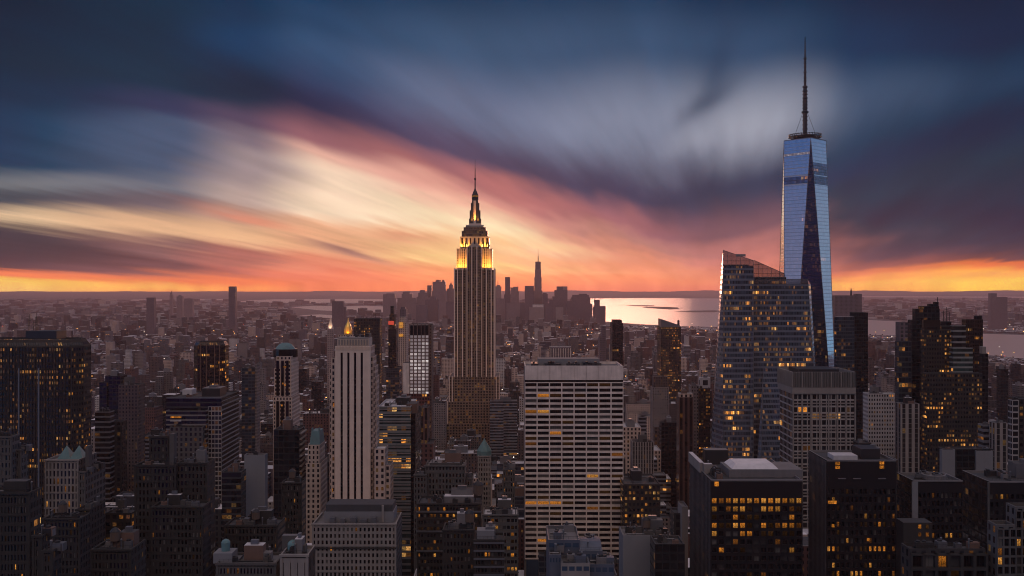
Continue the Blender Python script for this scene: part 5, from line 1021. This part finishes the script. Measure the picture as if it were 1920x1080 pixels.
dt('downtown tower with cut-away left top and bright right edge', [(1036, 1064, 556, 6000, 60, HD), (1040, 1064, 544, 6003, 55, HD), (1044, 1056, 537, 6005, 50, HD), (1056, 1064, 537, 6004, 50, HP)])
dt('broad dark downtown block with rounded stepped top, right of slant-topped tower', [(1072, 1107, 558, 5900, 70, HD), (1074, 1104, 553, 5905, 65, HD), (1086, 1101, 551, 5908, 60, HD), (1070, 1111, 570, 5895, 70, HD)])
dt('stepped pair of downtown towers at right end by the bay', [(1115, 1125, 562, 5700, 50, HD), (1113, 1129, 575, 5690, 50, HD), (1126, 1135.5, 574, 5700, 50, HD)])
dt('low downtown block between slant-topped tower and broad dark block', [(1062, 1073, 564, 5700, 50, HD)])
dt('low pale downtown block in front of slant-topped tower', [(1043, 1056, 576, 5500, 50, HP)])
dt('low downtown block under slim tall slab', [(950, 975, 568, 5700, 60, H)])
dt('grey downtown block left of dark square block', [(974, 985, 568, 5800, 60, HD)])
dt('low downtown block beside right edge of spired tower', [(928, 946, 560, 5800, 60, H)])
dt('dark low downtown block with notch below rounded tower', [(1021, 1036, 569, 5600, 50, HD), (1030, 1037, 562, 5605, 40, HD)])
# ------------------------------------------------------------------ the city between: 230 buildings as things, the rest as one mass
def hits(x0, x1, y0, y1, pad=3.0):
    return any(x0-pad < h[1] and x1+pad > h[0] and y0-pad < h[3] and y1+pad > h[2] for h in HEROES)
rg = random.Random(77)
BW = 240; BH = 135
def grow(Yc):
    """height of a filler block at distance Yc"""
    r = rg.random()
    if Yc < 620: return rg.uniform(55, 115)
    if Yc < 900: return rg.uniform(35, 90) if r < .8 else rg.uniform(90, 135)
    if Yc < 1500: return rg.uniform(18, 55) if r < .82 else rg.uniform(55, 110)
    if Yc < 3000: return rg.uniform(14, 45) if r < .86 else rg.uniform(45, 95)
    return rg.uniform(10, 34) if r < .92 else rg.uniform(34, 80)
def in_water(x, y):
    px, py = CX+x/y*F, HY+F*CZ/y
    def seg(pts, inside=True):
        n = len(pts); c = False
        for i in range(n):
            (x1, y1), (x2, y2) = pts[i], pts[(i+1) % n]
            if (y1 > py) != (y2 > py) and px < (x2-x1)*(py-y1)/(y2-y1)+x1: c = not c
        return c
    return any(seg(q) for q in WPOLY)
WPOLY = [[(1085,566),(1105,592),(1125,605),(1200,611),(1290,615),(1345,616),(1420,621),(1500,625),(1560,630),(1690,632),(1760,641),(1845,669),(1920,677),(2180,720),(2180,648),(1920,626),(1845,624),(1760,604),(1690,601),(1630,598),(1590,588),(1500,564),(1440,558),(1080,557)],
  [(430,570),(760,570),(760,559),(430,559)], [(540,588),(740,588),(750,573),(540,573)], [(550,600),(645,600),(645,588),(550,588)], [(-200,617),(120,614),(120,606),(-200,605)], [(240,566),(445,566),(445,559),(240,559)]]
cand = []
def shore(px):                                      # photo height of the near bank, so low banks leave the water in view
    q = [(1120, 606), (1200, 611), (1345, 616), (1560, 630), (1690, 632), (1760, 641), (1845, 669), (1960, 682)]
    if px < 1120 or px > 1960: return None
    for (a, b1), (c, d1) in zip(q, q[1:]):
        if a <= px <= c: return b1+(d1-b1)*(px-a)/(c-a)
Y = 440.0
while Y < 5600:
    dep = rg.uniform(11, 20) if Y < 800 else rg.uniform(16, 28) if Y < 1500 else rg.uniform(16, 28)
    street = 15 if rg.random() < .55 else 3
    x = -(.56*Y+60)+rg.uniform(0, 20)
    while x < .56*Y+60:
        wd = rg.uniform(16, 38) if Y < 1500 else rg.uniform(10, 30) if Y < 2800 else rg.uniform(14, 36)
        h = grow(Y); y0 = Y+rg.uniform(-3, 3)
        px, pt = CX+(x+wd/2)/Y*F, HY-(h-CZ)*F/Y
        sy = shore(px)
        if sy: h = min(h, max(8, CZ-(sy+2+rg.uniform(0, 9)-HY)*Y/F))
        if not hits(x, x+wd, y0, y0+dep) and not in_water(x+wd/2, Y+dep/2): cand.append((x, x+wd, y0, y0+dep, h))
        x += wd+(rg.uniform(18, 26) if rg.random() < .16 else rg.uniform(.6, 3))
    Y += dep+street
# what each would show, nearest first, against what stands in front (heroes included)
cov = [[0]*BW for _ in range(BH)]
def cells(x0, x1, y0, y1, h):
    c = []
    a, b_ = CX+x0/y0*F, CX+x1/y0*F; a2, b2 = CX+x0/y1*F, CX+x1/y1*F; l, r_ = min(a, a2), max(b_, b2)
    t0 = HY-(h-CZ)*F/(y0 if h > CZ else y1); bot = HY+CZ*F/y0
    return int(l/8), int(math.ceil(r_/8)), int(t0/8), int(min(bot, 1080)/8)
def paint(q, mark=True):
    i0, i1, j0, j1 = q; n = 0
    for j in range(max(0, j0), min(BH, j1+1)):
        row = cov[j]
        for i in range(max(0, i0), min(BW, i1)):
            if not row[i]:
                n += 1
                if mark: row[i] = 1
    return n
ev = [(c[2], 1, c) for c in cand]
for t_ in [o_ for o_ in col.objects if o_.type == 'MESH' and o_.parent and o_.parent.parent is None and o_.name.split('.')[0] in ('wall', 'wing', 'shaft', 'frame', 'front_face', 'setback', 'podium', 'annex')]:
    bb = [t_.parent.location]*0
    xs = [v.co.x for v in t_.data.vertices]; ys = [v.co.y for v in t_.data.vertices]; zs = [v.co.z for v in t_.data.vertices]; pl = t_.parent.location
    ev.append((min(ys)+pl.y, 0, (min(xs)+pl.x, max(xs)+pl.x, min(ys)+pl.y, max(ys)+pl.y, max(zs)+pl.z)))
ev.sort(key=lambda e: e[0]); shown = []
for y_, kind, c in ev:
    n = paint(cells(*c))
    if kind and c[2] < 3200: shown.append((n, c))
shown = [s for s in shown if s[0] > 0]
shown.sort(key=lambda s: -s[0]); pick = sorted([s[1] for s in shown[:225]], key=lambda c: c[2]); pk = set(pick)
# names, looks, labels
KINDS = [('palebrick', 'pale brick'), ('brownbrick', 'brown brick'), ('redbrick', 'red brick'), ('greystone', 'grey stone'), ('beige', 'sandy stone'), ('concrete', 'banded concrete'), ('darkstone', 'dark stone'), ('nightglass', 'black glass'), ('blueglass', 'blue glass'), ('white', 'white-panelled')]
WT = [12, 16, 9, 14, 10, 10, 12, 6, 6, 4]
ROOFS = [('roof_dark', 'tarred roof'), ('roof_mid', 'grey roof'), ('roof_pale', 'pale roof'), ('roof_snow', 'white roof')]
REF = [(60, 'far-left tower'), (140, 'twin-pyramid building'), (215, 'narrow stepped tower'), (245, 'brick slab'), (330, 'setback apartments'), (395, 'bronze tower'), (470, 'residential tower'), (538, 'green-topped tower'), (592, 'copper-roofed hotel'), (661, 'striped tower'),
       (738, 'banded block'), (788, 'white-window tower'), (890, 'spired tower'), (950, 'golden-windowed tower'), (1076, 'pale gridded slab'), (1158, 'slim dark tower'), (1205, 'ribbed brick block'), (1258, 'slanted-roof tower'), (1300, 'rust-brown tower'), (1430, 'crystal tower'), (1545, 'lattice office'),
       (1610, 'two-tone slab'), (1650, 'white-gridded block'), (1703, 'pier-fronted block'), (1760, 'dark right cluster'), (1825, 'ribbed black tower'), (1880, 'dark riverside slab'), (1910, 'right-edge tower')]
rows = []
seen = {}
for c in pick:
    x0, x1, y0, y1, h = c; px = CX+(x0+x1)/2/y0*F
    mk, mw = rg.choices(KINDS, WT)[0]; rk, rw = rg.choices(ROOFS, [4, 5, 4, 2])[0]
    hw = 'low' if h < 30 else 'mid-height' if h < 60 else 'tall'
    ref = min(REF, key=lambda r_: abs(r_[0]-px)); dist = 'close by' if y0 < 700 else 'behind' if y0 < 1300 else 'well behind' if y0 < 2100 else 'far behind'
    side = 'left of' if px < ref[0]-8 else 'right of' if px > ref[0]+8 else 'in line with'
    shape = rg.choice(['plain', 'setback', 'plain', 'twin-roofed', 'L-shaped'])
    lab = f"{hw} {mw} block, {shape}, {rw}, {dist}, {side} {ref[1]}"
    seen.setdefault(lab, []).append(len(rows)); rows.append([c, mk, rk, shape, lab])
ORD = ['', 'second ', 'third ', 'fourth ', 'fifth ', 'sixth ', 'seventh ']
for lab, ids in seen.items():
    if len(ids) > 1:
        for n_, i in enumerate(sorted(ids, key=lambda i: rows[i][0][2])): rows[i][4] = lab.replace(' block, ', f" block, {('nearest', 'second-nearest', 'third-nearest', 'fourth-nearest', 'fifth-nearest', 'sixth-nearest', 'seventh-nearest')[min(n_, 6)]}, ", 1)
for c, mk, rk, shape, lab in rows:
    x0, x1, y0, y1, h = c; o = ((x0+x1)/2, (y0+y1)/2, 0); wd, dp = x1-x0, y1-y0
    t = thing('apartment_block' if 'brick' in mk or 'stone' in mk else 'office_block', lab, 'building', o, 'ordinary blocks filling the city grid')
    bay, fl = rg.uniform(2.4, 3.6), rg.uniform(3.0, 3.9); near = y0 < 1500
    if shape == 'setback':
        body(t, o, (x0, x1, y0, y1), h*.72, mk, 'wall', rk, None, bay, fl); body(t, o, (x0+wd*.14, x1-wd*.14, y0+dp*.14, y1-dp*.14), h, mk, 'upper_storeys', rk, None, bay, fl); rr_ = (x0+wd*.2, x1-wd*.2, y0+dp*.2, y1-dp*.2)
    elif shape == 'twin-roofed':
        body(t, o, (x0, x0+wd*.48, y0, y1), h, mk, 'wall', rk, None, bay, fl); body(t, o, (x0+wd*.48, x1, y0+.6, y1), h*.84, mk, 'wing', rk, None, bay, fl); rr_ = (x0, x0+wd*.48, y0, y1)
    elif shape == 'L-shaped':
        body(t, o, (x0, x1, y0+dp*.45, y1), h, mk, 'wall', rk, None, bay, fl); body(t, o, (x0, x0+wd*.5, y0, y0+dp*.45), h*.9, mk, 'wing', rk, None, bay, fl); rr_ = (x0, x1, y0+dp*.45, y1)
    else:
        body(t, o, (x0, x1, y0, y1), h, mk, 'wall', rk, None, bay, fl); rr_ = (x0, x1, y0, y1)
    if near: clutter(t, o, rr_, h, rg.choice([1, 2, 3]), rg)
    elif y0 < 2400: clutter(t, o, rr_, h, 0, rg)
# the rest of the city as one mass
city = MB((0, 0, 0))
CK = ['palebrick', 'brownbrick', 'redbrick', 'greystone', 'beige', 'concrete', 'darkstone', 'nightglass', 'blueglass', 'white', 'hazedark']
CW = [13, 14, 7, 10, 10, 8, 12, 8, 6, 6, 6]
def plainbox(x0, x1, y0, y1, h, mk, rk, z0=0.0, bay=3.2, fl=3.6):
    uo = rg.randrange(4000); n = max(1, round((x1-x0)/bay)); nd = max(1, round((y1-y0)/bay)); v1 = round(h/fl); v0 = v1-(h-z0)/fl; m_ = M[mk]
    city.poly([(x0, y0, z0), (x1, y0, z0), (x1, y0, h), (x0, y0, h)], m_, [(uo, v0), (uo+n, v0), (uo+n, v1), (uo, v1)])
    if x0 > 0: city.poly([(x0, y1, z0), (x0, y0, z0), (x0, y0, h), (x0, y1, h)], m_, [(uo+40, v0), (uo+40+nd, v0), (uo+40+nd, v1), (uo+40, v1)])
    else: city.poly([(x1, y0, z0), (x1, y1, z0), (x1, y1, h), (x1, y0, h)], m_, [(uo+40, v0), (uo+40+nd, v0), (uo+40+nd, v1), (uo+40, v1)])
    city.poly([(x1, y1, z0), (x0, y1, z0), (x0, y1, h), (x1, y1, h)], m_, [(uo, v0), (uo+n, v0), (uo+n, v1), (uo, v1)])
    if x0 > 0: city.poly([(x1, y0, z0), (x1, y1, z0), (x1, y1, h), (x1, y0, h)], m_, [(uo+40, v0), (uo+40+nd, v0), (uo+40+nd, v1), (uo+40, v1)])
    else: city.poly([(x0, y1, z0), (x0, y0, z0), (x0, y0, h), (x0, y1, h)], m_, [(uo+40, v0), (uo+40+nd, v0), (uo+40+nd, v1), (uo+40, v1)])
    city.poly([(x0, y0, h), (x1, y0, h), (x1, y1, h), (x0, y1, h)], P[rk])
RK, RW = ['roof_dark', 'roof_mid', 'roof_pale', 'roof_snow'], [7, 3, 4, 6]
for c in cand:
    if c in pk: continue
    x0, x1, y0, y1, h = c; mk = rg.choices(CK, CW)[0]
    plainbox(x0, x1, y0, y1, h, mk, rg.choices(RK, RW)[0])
    for k in range(rg.choice([0, 1, 1, 2]) if y0 < 3800 else rg.choice([0, 1])):
        ux, uy = rg.uniform(x0+1, x1-7), rg.uniform(y0+1, max(y0+1.5, y1-7)); s_ = rg.uniform(3, 7)
        plainbox(ux, min(ux+s_*1.3, x1-.3), uy, min(uy+s_, y1-.3), h+rg.uniform(2, 6), rg.choices(CK, CW)[0], rg.choices(RK, RW)[0], h-.5, 12, 12)
Y = 5600.0
while Y < 13500:
    st = 55 if Y < 8000 else 95
    lim = .58*Y; x = -lim
    while x < lim:
        wd = rg.uniform(.4, 1.0)*st
        px = CX+x/Y*F
        ok = not in_water(x+wd/2, Y+st*.3) and not (1080 < px < 1600 and Y < 9000) and not hits(x, x+wd, Y, Y+st*.6)
        if px > 1130 and Y > 8500: ok = ok and px > 1560
        if ok and rg.random() < .8:
            h = rg.uniform(6, 22) if rg.random() < .9 else rg.uniform(22, 60)
            plainbox(x, x+wd, Y, Y+st*rg.uniform(.4, .7), h, rg.choices(CK, CW)[0], rg.choices(RK, RW)[0])
        x += wd+rg.uniform(6, 30)
    Y += st
ob = city.build('city_blocks'); ob['kind'] = 'stuff'
ob['label'] = 'dense carpet of small city blocks stretching to the rivers and the horizon'

# street lamps and headlights down in the avenues, far too many to count
lamps = MB((0, 0, 0)); LM = [emit('street lamp glow', (1, .42, .10), 9.0, .3), emit('white lamp glow', (1, .80, .62), 6.0, .3), emit('red lamp glow', (1, .12, .05), 4.0, .3)]
for k in range(5200):
    yy = 800*(5200/800)**rg.random(); xx = rg.uniform(-.56, .56)*yy
    if in_water(xx, yy): continue
    s_ = .25+.0002*yy; z_ = rg.choice([5, 8, 8, 14, 24, 40])
    lamps.box(xx-s_, xx+s_, yy-s_, yy+s_, z_, z_+s_*1.2, rg.choices(LM, [6, 4, 1])[0])
ob = lamps.build('street_lights'); ob['kind'] = 'stuff'; ob['label'] = 'tiny warm street and rooftop lamps scattered over the city'
# ------------------------------------------------------------------ evening haze
b = MB((0, 0, 0)); m, N = new_mat('evening haze'); v = N.new('ShaderNodeVolumePrincipled'); v.inputs['Color'].default_value = (*HAZE_C, 1); v.inputs['Density'].default_value = HAZE_D; v.inputs['Anisotropy'].default_value = HAZE_G
o_ = N.new('ShaderNodeOutputMaterial'); N.t.links.new(v.outputs[0], o_.inputs['Volume'])
x0, x1, y0, y1, z0, z1 = -17500, 17500, -400, 28600, -3, 560
b.box(x0, x1, y0, y1, z0, z1, m, under=True); hz = b.build('haze'); hz['kind'] = 'stuff'
